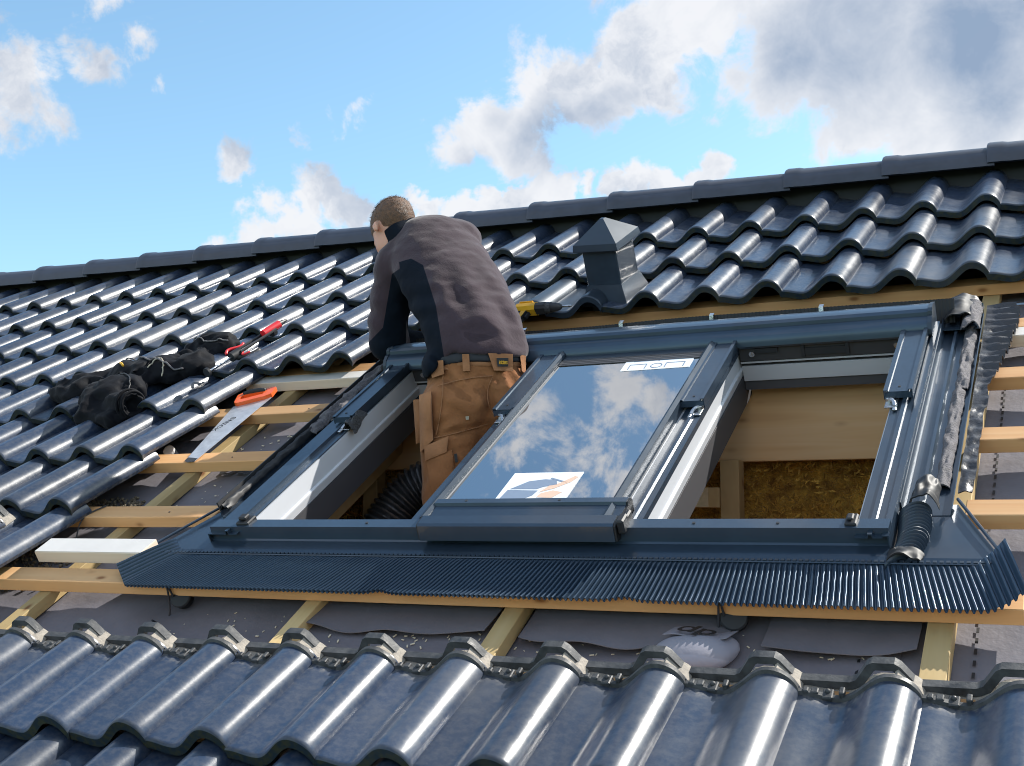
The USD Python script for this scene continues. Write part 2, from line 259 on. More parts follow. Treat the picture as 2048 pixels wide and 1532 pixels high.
def box(a0, a1, b0, b1, c0, c1, ch=0.0):
    if ch <= 0:
        m = trimesh.creation.box((a1 - a0, b1 - b0, c1 - c0)); m.apply_translation(((a0 + a1) / 2, (b0 + b1) / 2, (c0 + c1) / 2)); return m
    pts = []
    for x, sx in ((a0, 1), (a1, -1)):
        for y, sy in ((b0, 1), (b1, -1)):
            for z, sz in ((c0, 1), (c1, -1)):
                pts += [(x + sx * ch, y + sy * ch, z), (x + sx * ch, y, z + sz * ch), (x, y + sy * ch, z + sz * ch)]
    return trimesh.convex.convex_hull(np.array(pts))
def cat(*ms): return trimesh.util.concatenate([m for m in ms])
def ext(poly, axis, a, b):
    """Extrudes a closed outline along an axis. axis 0: outline in (v, n) run along U; axis 1: outline in (U, n) run along v; axis 2: outline in (U, v) run along n."""
    p = Polygon(poly).buffer(0)
    m = trimesh.creation.extrude_polygon(p, b - a, engine='earcut')
    q = m.vertices; z = q[:, 2] + a
    out = {0: np.stack([z, q[:, 0], q[:, 1]], 1), 1: np.stack([q[:, 0], z, q[:, 1]], 1), 2: np.stack([q[:, 0], q[:, 1], z], 1)}[axis]
    m2 = trimesh.Trimesh(out, m.faces, process=False)
    if m2.volume < 0: m2.invert()
    return m2
def sheet(path, t):
    """A thin bent strip: the outline of an open polyline thickened by t."""
    from shapely.geometry import LineString
    g = LineString(path).buffer(t / 2, cap_style='flat', join_style='mitre'); return list(g.exterior.coords)[:-1]
def tube(pts, r, sides=10, closed=False):
    p = np.asarray(pts, float); n = len(p); rr = np.broadcast_to(r, (n,))
    t = np.gradient(p, axis=0); t /= np.linalg.norm(t, axis=1, keepdims=True) + 1e-12
    a = np.cross(t, [0.31, 0.17, 0.93]); a /= np.linalg.norm(a, axis=1, keepdims=True) + 1e-9; b = np.cross(t, a)
    an = np.arange(sides) * 2 * np.pi / sides
    v = p[:, None] + rr[:, None, None] * (np.cos(an)[None, :, None] * a[:, None] + np.sin(an)[None, :, None] * b[:, None])
    v = v.reshape(-1, 3); f = []
    for i in range(n - 1):
        for j in range(sides):
            k = (j + 1) % sides; f += [(i * sides + j, i * sides + k, (i + 1) * sides + k), (i * sides + j, (i + 1) * sides + k, (i + 1) * sides + j)]
    c0, c1 = len(v), len(v) + 1; v = np.vstack([v, p[0], p[-1]])
    for j in range(sides):
        k = (j + 1) % sides; f += [(c0, k, j), (c1, (n - 1) * sides + j, (n - 1) * sides + k)]
    return trimesh.Trimesh(v, f, process=False)
def spline(pts, n):
    from scipy.interpolate import CubicSpline
    p = np.asarray(pts, float); s = np.r_[0, np.cumsum(np.linalg.norm(np.diff(p, axis=0), axis=1))]
    return CubicSpline(s, p)(np.linspace(0, s[-1], n))
def grid_mesh(P, flip=False):
    """P: (a, b, 3) points -> sheet."""
    a, b = P.shape[:2]; i, j = np.meshgrid(np.arange(a - 1), np.arange(b - 1), indexing='ij')
    q = np.stack([i * b + j, (i + 1) * b + j, (i + 1) * b + j + 1, i * b + j + 1], -1).reshape(-1, 4)
    f = np.vstack([q[:, [0, 1, 2]], q[:, [0, 2, 3]]])
    if flip: f = f[:, ::-1]
    return trimesh.Trimesh(P.reshape(-1, 3), f, process=False)
def solid_sheet(P, N, t):
    """A grid sheet thickened by t along -N (an (a, b, 3) or (3,) direction), closed all round."""
    top, bot = grid_mesh(P), grid_mesh(P - np.asarray(N) * t, True)
    Q = P - np.asarray(N) * t
    def rim(A, B): return grid_mesh(np.stack([A, B], 0))
    return cat(top, bot, rim(P[0], Q[0]), grid_mesh(np.stack([P[-1], Q[-1]], 0), True), grid_mesh(np.stack([P[:, 0], Q[:, 0]], 0), True), rim(P[:, -1], Q[:, -1]))

def nets(f, lo, hi, h):
    """Surface of f = 0 (negative inside) on a grid of step h: one vertex in each cell that the surface crosses."""
    lo = np.asarray(lo, float); n = np.ceil((np.asarray(hi) - lo) / h).astype(int) + 1
    ax = [lo[k] + h * np.arange(n[k]) for k in range(3)]
    G = np.stack(np.meshgrid(*ax, indexing='ij'), -1)
    V = f(G.reshape(-1, 3)).reshape(n)
    s = V < 0
    c = [s[i:n[0] - 1 + i, j:n[1] - 1 + j, k:n[2] - 1 + k] for i in (0, 1) for j in (0, 1) for k in (0, 1)]
    tot = sum(x.astype(np.int8) for x in c); act = (tot > 0) & (tot < 8)
    idx = -np.ones(act.shape, int); idx[act] = np.arange(act.sum()); cell = np.argwhere(act)
    acc = np.zeros((len(cell), 3)); cnt = np.zeros(len(cell)); cor = [np.array((i, j, k)) for i in (0, 1) for j in (0, 1) for k in (0, 1)]
    for a in range(8):
        for b in range(a + 1, 8):
            if np.abs(cor[a] - cor[b]).sum() != 1: continue
            A, B = cell + cor[a], cell + cor[b]; va, vb = V[tuple(A.T)], V[tuple(B.T)]
            m = (va < 0) != (vb < 0); t = va / np.where(m, va - vb, 1)
            acc[m] += (A + (B - A) * t[:, None])[m]; cnt[m] += 1
    P = lo + h * acc / cnt[:, None]; F = []
    for k in range(3):
        d = np.zeros(3, int); d[k] = 1
        sl0 = [slice(1, n[q] - 1) if q != k else slice(0, n[q] - 1) for q in range(3)]; sl1 = [slice(1, n[q] - 1) if q != k else slice(1, n[q]) for q in range(3)]
        A, B = s[tuple(sl0)], s[tuple(sl1)]; x = np.argwhere(A != B); neg = A[tuple(x.T)]
        off = np.array([1 if q != k else 0 for q in range(3)]); x = x + off
        u, w = (k + 1) % 3, (k + 2) % 3; eu, ew = np.eye(3, dtype=int)[u], np.eye(3, dtype=int)[w]
        q = np.stack([idx[tuple((x - eu - ew).T)], idx[tuple((x - ew).T)], idx[tuple(x.T)], idx[tuple((x - eu).T)]], 1)
        q[~neg] = q[~neg][:, ::-1]; F += [q[:, [0, 1, 2]], q[:, [0, 2, 3]]]
    return trimesh.Trimesh(P, np.vstack(F), process=False)
def relax(m, n=3, lam=.5):
    from scipy.sparse import coo_matrix
    f = m.faces; i = np.r_[f[:, 0], f[:, 1], f[:, 2], f[:, 1], f[:, 2], f[:, 0]]; j = np.r_[f[:, 1], f[:, 2], f[:, 0], f[:, 0], f[:, 1], f[:, 2]]
    A = coo_matrix((np.ones(len(i)), (i, j)), shape=(len(m.vertices),) * 2).tocsr(); dg = np.asarray(A.sum(1)).ravel(); v = np.array(m.vertices)
    for _ in range(n):
        for w in (lam, -lam * .96): v = v + w * (A @ v / np.maximum(dg, 1)[:, None] - v) * (dg > 0)[:, None]
    m.vertices = v; return m
def smin(a, b, k):
    h = np.clip(.5 + .5 * (b - a) / k, 0, 1); return b * (1 - h) + a * h - k * h * (1 - h)
def ell(p, c, r):
    q = (p - np.asarray(c)) / np.asarray(r); k0 = np.linalg.norm(q, axis=1); k1 = np.linalg.norm(q / np.asarray(r), axis=1)
    return k0 * (k0 - 1) / np.maximum(k1, 1e-9)
def cone(p, a, b, ra, rb):
    a, b = np.asarray(a, float), np.asarray(b, float); d = b - a; t = np.clip(((p - a) @ d) / (d @ d), 0, 1)
    return np.linalg.norm(p - a - t[:, None] * d, axis=1) - (ra + (rb - ra) * t)
def union(p, parts, k):
    d = None
    for g in parts:
        e = g(p); d = e if d is None else smin(d, e, k)
    return d

# ================================================================== ground
gm = trimesh.Trimesh([(-4000, -4000, 0), (4000, -4000, 0), (4000, 4000, 0), (-4000, 4000, 0)], [(0, 1, 2), (0, 2, 3)])
gp = usdkit.mesh(stage, '/World/ground', gm, M['grass']); tag(gp.GetPrim(), kind='structure')

# ================================================================== house: structure under the tiles
G = .3637; TW = .225; HU0 = -1.2403
house = thing('house', 'house whose slope of glossy dark blue pantiles is stripped to the battens around a window', 'house', (0, 0, 0))
RIDGE_V = 3.10; EAVE = -3.0; UL, UR = -7.2, 3.2
HOLE = (-.94, .965, .15, 1.40)
def vis(U, v, n=.05, pad=260):
    q = CAM_R @ (np.array([U, v, n]) - CAM_C)
    if q[2] < .3: return False
    x, y = q[:2] / q[2] * FPX + [1024, 766]; return -pad < x < 2048 + pad and -pad < y < 1532 + pad
# underlay: four sheets round the opening, sagging between the counter battens
def und(u0, u1, v0, v1, name='underlay', lift=0.0):
    nu, nv = max(2, int((u1 - u0) / .06)), max(2, int((v1 - v0) / .06))
    uu, vv = np.meshgrid(np.linspace(u0, u1, nu), np.linspace(v0, v1, nv), indexing='ij')
    nn = -.082 + lift + .012 * (meshkit.noise(np.stack([uu * 4, vv * 5, 0 * uu], -1), 3) - .5) + .008 * (meshkit.noise(np.stack([uu * 11, vv * 9, 0 * uu], -1), 5) - .5)
    return obj(name, solid_sheet(np.stack([uu, vv, nn], -1), (0, 0, 1), .002), 'underlay', house, smooth=40)
und(UL, HOLE[0], EAVE, 3.0); und(HOLE[1], UR, EAVE, 3.0); und(HOLE[0] - .02, HOLE[1] + .02, EAVE, HOLE[2], lift=.003); und(HOLE[0] - .02, HOLE[1] + .02, HOLE[3], 3.0, lift=.003)
# a lapped edge of the underlay below the lowest open batten
for (u0, u1, amp, ph) in ((-.49, .03, .018, 0.3), (.12, .62, .03, 1.7), (.70, 1.02, .02, 2.6)):
    uu, tt = np.meshgrid(np.linspace(u0, u1, 40), np.linspace(0, 1, 8), indexing='ij')
    low = -.075 - amp * np.sin(np.linspace(0, 3.1, 40) + .3)[:, None] - .004 * np.sin(uu * 31 + ph)
    vv = .10 + (low - .10) * tt
    nn = -.066 + .006 * np.sin(uu * 23 + ph) * tt + .010 * tt * tt
    obj('underlay_lap', solid_sheet(np.stack([uu, vv, nn], -1), (0, 0, 1), .0025), 'underlay', house, smooth=40)
# counter battens (run up the slope)
for u0, w in ((-3.42, .05), (-2.46, .05), (-1.515, .05), (-.535, .048), (.055, .052), (1.035, .052), (1.98, .05)):
    if HOLE[0] < u0 < HOLE[1]:
        obj('counter_batten', box(u0, u0 + w, EAVE, HOLE[2] - .02, -.0775, -.0405, .0015), 'counter', house); obj('counter_batten', box(u0, u0 + w, HOLE[3] + .02, 2.98, -.0775, -.0405, .0015), 'counter', house)
    else: obj('counter_batten', box(u0, u0 + w, EAVE, 2.98, -.0775, -.0405, .0015), 'counter', house)
# tiling battens
BW, BH = .070, .040
def batten(v, u0, u1, m='batten', label=None, dn=0.0, w=BW, warp=.004):
    n = 14; rr = np.random.default_rng(int(1000 * abs(v) + 77 * abs(u0)))
    b = box(u0, u1, 0, w, -BH + .0008, 0, .002)
    b = b.subdivide_to_size(max(.25, (u1 - u0) / n), max_iter=12)
    s = meshkit.noise(np.stack([b.vertices[:, 0] * .9, 0 * b.vertices[:, 0] + v * 13, 0 * b.vertices[:, 0]], -1), 9) - .5
    b.vertices[:, 1] += v + warp * s; b.vertices[:, 2] += dn
    return obj('batten', b, m, house, label=label)
batten(0, -3.6, 1.222); batten(-.352, -3.6, 2.6)
for k in (1, 2, 3): batten(k * G, -3.9, -1.10 - .004 * k); batten(k * G, 1.085, 2.6)
batten(1.447, -5.2, -1.0); batten(1.447, 1.09, 2.6)
batten(5 * G, -6.5, 2.6)
for k in (-2, -3, -4): batten(k * G - .01, -3.6, 2.6)
for k in (6, 7): batten(k * G, UL, 2.8)
for u0, u1 in ((-1.70, -1.03), (1.095, 2.6)):
    wb = obj('batten', box(u0, u1, 1.382, 1.444, -BH + .001, -.001, .0015), 'pale', house, label='new pale batten laid against the older one')
    obj('primed_face', box(u0 + .002, u1 - .002, 1.384, 1.442, -.0012, .0004), 'paletop', wb)
# nail dots on the battens
for k, us in ((1, (-1.30, 1.28)), (2, (-1.31, 1.22)), (3, (-1.22, 1.2)), (0, (-.51, .08, 1.06))):
    for u in us:
        nl = trimesh.creation.cylinder(.0028, .002, sections=8); nl.apply_translation((u, k * G + .03, .0008)); obj('nail_head', nl, 'charcoal', house)

# ------------------------------------------------------------------ tiles
def tile_profile():
    xc, H, xt, R = .169, .061, .070, .0555
    th = np.radians(np.linspace(7, 74, 10)); xl, xr = np.linspace(-.006, xt, 8), np.linspace(xt, xc, 13)[1:]
    zl = .004 + .0125 * (.5 + .5 * np.cos(np.pi * np.clip(xl / xt, 0, 1))); zr = .004 + (H - .004) * (.5 - .5 * np.cos(np.pi * (xr - xt) / (xc - xt)))
    x = np.r_[xl, xr, xc + R * np.sin(th), xc + R * np.sin(th[-1]) + .0015]; z = np.r_[zl, zr, H - R * (1 - np.cos(th)), H - R * (1 - np.cos(th[-1])) - .006]
    return x, z
TX, TZ = tile_profile()
def make_tile(L, seed, tilt=.040, th=.012):
    """A pantile in its own frame: x across, y up the slope from its lower end, z off the slope."""
    r = np.random.default_rng(seed)
    ys = np.r_[0, .003, .010, .035, np.linspace(.09, L - .05, 4), L - .012, L]
    drop = np.r_[.006, .002, 0, 0, 0, 0, 0, 0, 0, .002]
    X, Y = np.meshgrid(TX, ys, indexing='ij'); Z = TZ[:, None] - drop[None] + tilt * (1 - Y / .36)
    Z = Z + .0015 * (r.random() - .5)
    P = np.stack([X, Y, Z], -1); Q = P.copy(); nx = np.gradient(TZ, TX); nrm = np.stack([-nx, np.ones_like(nx)], 1); nrm /= np.linalg.norm(nrm, axis=1, keepdims=True)
    Q[..., 0] -= th * nrm[:, 0][:, None] * .6; Q[..., 2] = P[..., 2] - th - .009 * np.clip(1 - Y / .03, 0, 1)
    parts, wear = [], []
    def add(m, w): parts.append(m); wear.append(np.broadcast_to(np.asarray(w, float), (len(m.vertices), 3)) if np.ndim(w) == 1 else w)
    top = grid_mesh(P); yy = P[..., 1].reshape(-1); xx = P[..., 0].reshape(-1)
    w = np.zeros((len(top.vertices), 3)); w[:, 0] = np.clip(1 - yy / .008, 0, 1) * .5; w[:, 1] = np.clip(1 - (L - yy) / .05, 0, 1) * .9 * (xx < .12) + .10
    add(top, w); add(grid_mesh(Q, True), (.8, .2, 0))
    lipP, lipQ = P[:, 0], Q[:, 0]
    add(grid_mesh(np.stack([lipP, lipQ], 0)), (1, .1, 0))
    add(grid_mesh(np.stack([P[:, -1], Q[:, -1]], 0), True), (0, .9, 0))
    add(grid_mesh(np.stack([P[0], Q[0]], 0), True), (.2, .3, 0)); add(grid_mesh(np.stack([P[-1], Q[-1]], 0)), (.1, .45, 0))
    return cat(*parts), np.vstack(wear)
def head_pieces(L, tilt=.040):
    """The interlocking head of a tile that shows where no tile covers it: a raised rim, a dusty shelf and the stepped bar with its hump."""
    zt = tilt * (1 - L / .36)
    P = np.stack([TX[:-1], 0 * TX[:-1], TZ[:-1] + zt + .001], 1)
    a = P.copy(); ys = [L - .022, L - .018, L - .008, L - .004]; zs = [0, .009, .009, -.004]
    rim = grid_mesh(np.stack([P + [0, y, z] for y, z in zip(ys, zs)], 1))
    shelf = grid_mesh(np.stack([np.stack([TX[:-1], 0 * TX[:-1] + y, np.minimum(TZ[:-1], .05) * .72 - .006 + zt], 1) for y in (L - .005, L + .020, L + .046)], 1))
    path = [(-.012, .000), (.088, .000), (.104, .008), (.128, .044), (.135, .048), (.170, .048), (.177, .043), (.190, .024), (.204, .004)]
    bar = ext(sheet(path, .017), 1, L + .026, L + .046)
    bar.vertices[:, 2] += zt + .010
    lug = [box(.02, .034, L - .018, L - .002, zt + .006, zt + .026, .002), box(.040, .060, L - .022, L + .006, zt + .004, zt + .018, .002), box(.072, .082, L - .016, L + .004, zt + .012, zt + .026, .002), box(.006, .016, L - .020, L - .006, zt + .010, zt + .030, .002)]
    dome_ = trimesh.creation.icosphere(subdivisions=1, radius=.006); dome_.apply_translation((.05, L - .004, zt + .018))
    # the clay-coloured inside of the hump
    inner = ext([(.108, .004), (.132, .040), (.172, .040), (.182, .024), (.192, .004)], 1, L + .004, L + .026); inner.vertices[:, 2] += zt
    side = ext(sheet([(.176, .046), (.192, .026), (.202, .006)], .008), 1, L - .002, L + .040); side.vertices[:, 2] += zt + .006
    return cat(rim, bar, *lug, dome_), shelf, inner, side
def place_tile(k, low, L=.44, head=False, dn=0.0, tilt=.040, label=None, dU=0.0, skew=0.0):
    seed = (k + 50) * 131 + int((low + 5) * 100); r = np.random.default_rng(seed)
    m, w = make_tile(L, seed, tilt)
    off = np.array([HU0 + TW * k - .169 + dU + .0016 * (r.random() - .5), low + .006 * (r.random() - .5), dn])
    tw = .006 * (r.random() - .5) + skew
    def put(q):
        q = np.array(q); q[:, 0] += tw * q[:, 1]; return q + off
    m = trimesh.Trimesh(put(m.vertices), m.faces, process=False)
    t = obj('roof_tile', m, 'tile', house, smooth=True, wear=w, label=label)
    if head:
        for nm, h, mt in zip(('head_rim', 'head_shelf', 'head_hump', 'head_edge'), head_pieces(L, tilt), ('tilehead', 'claycut', 'claycut', 'claycut')):
            h = trimesh.Trimesh(put(h.vertices), h.faces, process=False); obj(nm, h, mt, t, smooth=35)
    return t
NT = 0
def row(low, k0, k1, **kw):
    global NT
    for k in range(k0, k1 + 1):
        U = HU0 + TW * k
        if vis(U - .06, low + .2) or vis(U, low) or vis(U, low + .36): place_tile(k, low, **kw); NT += 1
KR = 15
SLOT_VENT = 4
row(7 * G - .04, -28, KR, L=.52); row(6 * G - .04, -28, KR)
for k in range(-28, KR + 1):
    if k in (3, 4): continue            # the vent stands on its own flashing tile here
    row(5 * G - .04, k, k)
row(4 * G - .04, -28, 0)
for rr_ in (3, 2, 1, 0): row(rr_ * G - .04, -22, -2)
row(-1 * G - .04, -20, -4)
row(-.655, -3, 13, L=.350, head=True)
row(-1.02, -4, 13)
place_tile(-3, -.115, L=.36, head=True, dn=.030, label='tile slipped down with its bare clay head showing')

# ridge tiles
RU0, RP = 1.022, .41257
ry, rz = 2.470, 6.105
def ridge_tile(u0, u1):
    """A capping tile, its left end a collar over its neighbour; profile in the world's (Y, Z)."""
    an = np.linspace(0, np.pi, 15); us = [u0 - .028, u0 - .026, u0 - .018, u0 + .03, u0 + .05, u1 - .01, u1]
    sc = [1.00, 1.045, 1.075, 1.070, 1.03, 1.0, .99]
    yc, zc = 2.584, 6.112
    prof = np.stack([-np.cos(an) * .122, np.sin(an) ** .8 * .104], 1)
    P = np.array([[W2R((u, yc + s * y, zc + s * z - .012 * (u - u0) / RP)) for y, z in prof] for u, s in zip(us, sc)])
    cen = W2R((0, yc, zc - .02))
    N = P - (cen + np.stack([P[..., 0], 0 * P[..., 0], 0 * P[..., 0]], -1)); N[..., 0] = 0; N /= np.linalg.norm(N, axis=-1, keepdims=True)
    return solid_sheet(P, N, .014)
for k in range(-2, 20):
    obj('ridge_tile', ridge_tile(RU0 - k * RP, RU0 - (k - 1) * RP), 'ridge', house, smooth=40)
obj('ridge_board', ext([tuple(W2R((0, y, z))[1:]) for y, z in ((2.555, 6.0), (2.61, 6.0), (2.61, 6.15), (2.555, 6.15))], 0, UL, 2.8), 'black', house)
# the far slope, the walls and the attic floor
def wquad(name, a, m, t=.02):
    a = np.array(a, float); n = np.cross(a[1] - a[0], a[3] - a[0]); n /= np.linalg.norm(n)
    P = np.array([[a[0], a[1]], [a[3], a[2]]]); Pw = solid_sheet(P, n, t); Pw.vertices = W2R(Pw.vertices); return obj(name, Pw, m, house)
ez = R2W((0, EAVE, -.1)); yb = 2 * 2.584 - ez[1]
wquad('back_slope', [(UL, 2.60, 6.10), (UR, 2.60, 6.10), (UR, yb, ez[2]), (UL, yb, ez[2])], 'ridge', .03)
fz = ez[2] + .16; fy = ez[1] + .45
for y0 in (fy, yb - .45):
    b = box(UL + .3, UR - .3, y0 - .12, y0 + .12, 0, fz - (.0 if y0 > 0 else .0)); b.vertices = W2R(b.vertices); obj('wall', b, 'wall', house)
for x0 in (UL + .3, UR - .3):
    g = ext([(fy, 0), (yb - .45, 0), (yb - .45, fz), (2.584, 5.9), (fy, fz)], 0, x0 - .12, x0 + .12); g.vertices = W2R(g.vertices); obj('gable_wall', g, 'wall', house)
fl = box(UL + .4, UR - .4, fy + .1, yb - .6, 4.02, 4.10); 
b = box(UL + .45, UR - .45, -.55, 5.6, 4.04, 4.11); b.vertices = W2R(b.vertices); obj('attic_floor', b, 'board', house)
# boards seen through the opening
b = box(-1.15, 1.15, 1.200, 1.245, 4.868, 5.112, .002); b.vertices = W2R(b.vertices); obj('cross_board', b, 'board', house)
for x0 in (.262, -.55, 1.0, -1.1):
    b = box(x0, x0 + .062, 1.135, 1.195, 4.11, 4.872, .002); b.vertices = W2R(b.vertices); st = obj('stud', b, 'stud', house)
b = box(.172, .260, 1.138, 1.190, 4.720, 4.785, .002); b.vertices = W2R(b.vertices); bl = obj('wood_block', b, 'stud', house)
b = box(.173, .222, 1.135, 1.1375, 4.722, 4.783); b.vertices = W2R(b.vertices); obj('sawn_face', b, 'endgrain', bl)
# rafters beside the opening
for u0 in (-1.02, .985): obj('rafter', box(u0, u0 + .05, EAVE, 2.95, -.26, -.095, .003), 'stud', house)
b = box(-2.2, 2.2, 1.75, 1.78, 4.11, 5.45); b.vertices = W2R(b.vertices); obj('dark_lining', b, 'greypaint', house)

# wood-wool insulation heaped behind the boards
def heap():
    xs, zs = np.linspace(-2.0, 1.8, 240), np.linspace(4.12, 4.93, 60)
    X, Z = np.meshgrid(xs, zs, indexing='ij'); q = np.stack([X, Z, 0 * X], -1)
    Y = 1.30 - .05 * (Z - 4.9) - .05 * meshkit.fbm(q * 5, 4, 2) - .035 * meshkit.fbm(q * 22, 3, 4) + .06
    return solid_sheet(np.stack([X, Y, Z], -1), (0, -1, 0), .15)
hp = usdkit.mesh(stage, '/World/attic_insulation', heap(), M['insul'], smooth=True); tag(hp.GetPrim(), 'brown loose wood wool insulation heaped behind the studs', 'insulation', kind='stuff')
def tufts():
    r = np.random.default_rng(5); v, f = [], []
    for i in range(9000):
        x, z = r.uniform(-1.3, 1.3), r.uniform(4.45, 4.9); y = 1.275 - .04 * r.random()
        c = np.array([x, y, z]); d = r.normal(size=3); d /= np.linalg.norm(d); e = np.cross(d, r.normal(size=3)); e /= np.linalg.norm(e)
        L, w = r.uniform(.008, .02), r.uniform(.002, .0045); k = len(v)
        v += [c - d * L, c + e * w, c + d * L + e * .004, c - e * w]; f += [(k, k + 1, k + 2), (k, k + 2, k + 3)]
    return trimesh.Trimesh(v, f, process=False)
tp = usdkit.mesh(stage, '/World/wood_wool_flakes', tufts(), M['insul']); tag(tp.GetPrim(), 'loose flakes on the face of the wood wool insulation', 'insulation', kind='stuff')

# ================================================================== roof window
UC = .015
win = thing('roof_window', 'wide three-part roof window in dark blue metal with one glazed sash in place', 'roof window', (UC, .2, 0))
WL, WR = -.945, .948
# side members: cladding outside, white inner face, dark lining below
def side(uin, uout, sgn):
    """sgn +1: the face that looks into the opening looks towards +U."""
    f = obj('frame_side', ext([(uin, -.035), (uin + sgn * .006, -.010), (uin + sgn * .006, -.006), (uin, -.002), (uin, .058), (uout, .058), (uout, -.035)], 1, .228, 1.36), 'whitepaint', win)
    obj('side_lining', box(min(uin + sgn * .003, uout), max(uin + sgn * .003, uout), .18, 1.355, -.125, -.0365), 'greypaint', win)
    return f
side(-.838, WL + .004, 1); side(.872, WR - .004, -1); side(.352, .300, 1); side(-.300, -.262, -1)
# right-hand skins of the mullions
obj('frame_side', ext([(.2985, -.035), (.2985, .058), (.290, .058), (.290, -.035)], 1, .18, 1.355), 'whitepaint', win)
def clad(path, v0, v1, t=.003, m='metal', name='side_cladding'): return obj(name, ext(sheet(path, t), 1, v0, v1), m, win, smooth=30)
clad([(WL, .002), (WL, .0615), (-.882, .0615), (-.880, .072), (-.872, .072), (-.870, .0615), (-.842, .0615)], .165, 1.37)
clad([(WR, .002), (WR, .066), (.936, .066), (.934, .0615), (.915, .0615), (.913, .070), (.905, .070), (.903, .0615), (.876, .0615)], .165, 1.37)
clad([(.355, .045), (.355, .0615), (.338, .0615), (.336, .070), (.329, .070), (.327, .0615), (.300, .0615)], .21, 1.33)
clad([(-.304, .045), (-.304, .0615), (-.262, .0615)], .21, 1.33)
# sill rail and the sheet in front of it
obj('sill_rail', ext(sheet([(.224, -.05), (.224, .073), (.182, .076), (.178, .040), (.172, .036), (.120, .034), (.112, .030)], .003), 0, WL, WR), 'metal', win, smooth=30)
obj('sill_lining', box(WL + .03, WR - .03, .226, .242, -.125, .060, .002), 'greypaint', win)
for u, k in ((-.835, 1.0), (.865, .6)): obj('sill_end_cap', cat(box(u - .022 * k, u + .022 * k, .190, .235, .0635, .084, .003), box(u - .016 * k, u + .010 * k, .200, .225, .085, .084 + .012 * k, .003)), 'black', win)
for u in (-.42, .70, .50): s_ = trimesh.creation.cylinder(.004, .003, sections=10); s_.apply_translation((u, .203, .0768)); obj('sill_screw', s_, 'charcoal', win)
# head: stacked faces that look down the slope
HU = (-.838, -.304), (.357, .872)
for a, b in HU:
    hb = obj('head_bar', box(a, b, 1.262, 1.36, .020, .074, .002), 'charcoal', win)
    w = b - a
    obj('vent_slot', cat(box(a + .38 * w, a + .40 * w, 1.256, 1.2615, .028, .066), box(a + .64 * w, a + .66 * w, 1.256, 1.2615, .028, .066), box(a + .40 * w, a + .64 * w, 1.258, 1.2615, .032, .056), box(a + .10 * w, a + .24 * w, 1.257, 1.2615, .048, .064)), 'black', hb)
    for t_ in (.08, .93):
        s_ = trimesh.creation.cylinder(.009, .006, sections=14); s_.apply_transform(trimesh.transformations.rotation_matrix(np.pi / 2, (1, 0, 0))); s_.apply_translation((a + t_ * w, 1.2595, .046)); obj('head_screw', s_, 'steel', hb)
    obj('head_strip', box(a, b, 1.264, 1.30, .013, .0185), 'greylight', win)
    obj('head_gasket', box(a, b, 1.272, 1.31, .003, .012), 'black', win)
    obj('head_panel', box(a, b, 1.268, 1.35, -.050, .002, .001), 'greylight', win)
    obj('head_lining', box(a, b, 1.272, 1.35, -.082, -.0510), 'greypaint', win)
# hood along the top
hood = [(1.385, .064), (1.385, .122), (1.340, .134), (1.312, .134), (1.300, .128), (1.296, .118), (1.284, .116), (1.264, .106), (1.252, .090), (1.248, .076), (1.253, .068), (1.262, .066)]
obj('hood', ext(hood, 0, WL + .01, WR - .018), 'metal', win, smooth=25)
for u in (WL + .006, WR - .014): obj('hood_end_cap', ext([(v_, n_ + .003) for v_, n_ in hood], 0, u - .006, u + .006), 'metal2', win)
# slide-on cover plates beside each opening
def cover(u0, u1, v0=.845, v1=1.262, zt=.090):
    m = ext(sheet([(u0, zt - .022), (u0, zt + .004), (u0 + .010, zt + .004), (u0 + .012, zt), (u1 - .010, zt), (u1 - .008, zt + .006), (u1, zt + .006), (u1, zt - .022)], .0025), 1, v0, v1)
    return obj('cover_plate', cat(m, box(u0 + .002, u1 - .002, v0 - .001, v0 + .002, zt - .018, zt - .001)), 'metal', win, smooth=30)
cover(-.915, -.838); cover(-.318, -.242); cover(.285, .358); cover(.856, .928)
for u in (-.880, -.280, .322, .893): sc_ = trimesh.creation.cylinder(.004, .002, sections=10); sc_.apply_translation((u, .875, .0918)); obj('cover_screw', sc_, 'charcoal', win)
# pivot brackets below the cover plates
def bracket(u, v, sgn=1, label=None):
    pl = box(-.020, .020, -.035, .030, 0, .008, .002); arm = tube(spline([(-.014, -.034, .010), (-.008, -.012, .018), (.004, .004, .020), (.014, .010, .016)], 16), .0065, 8)
    disc = trimesh.creation.cylinder(.016, .012, sections=18); disc.apply_translation((.006, .014, .014)); lug = box(-.022, -.008, -.060, -.012, .002, .012, .003)
    m = cat(pl, arm, disc, lug); m.vertices[:, 0] *= sgn; m.vertices *= [.8, .8, .7]; m.vertices += [u, v, .0640]
    return obj('pivot_bracket', m, 'steel', win, smooth=40)
bracket(-.848, .826); bracket(-.285, .832, -1); bracket(.340, .828); bracket(.876, .826, -1)
# gutters and rib at each side
def gutter(sgn, a, rib, b):
    s = sgn
    return obj('side_gutter', ext(sheet([(s * a, .046), (s * (a + .003), .010), (s * (rib - .006), .0085), (s * (rib - .003), .024), (s * (rib + .003), .024), (s * (rib + .006), .0085), (s * (b - .004), .0095), (s * b, .028)], .0022), 1, .345, 1.50), 'metal', win, smooth=30)
gutter(1, .951, .990, 1.062); gutter(-1, .949, .990, 1.048)
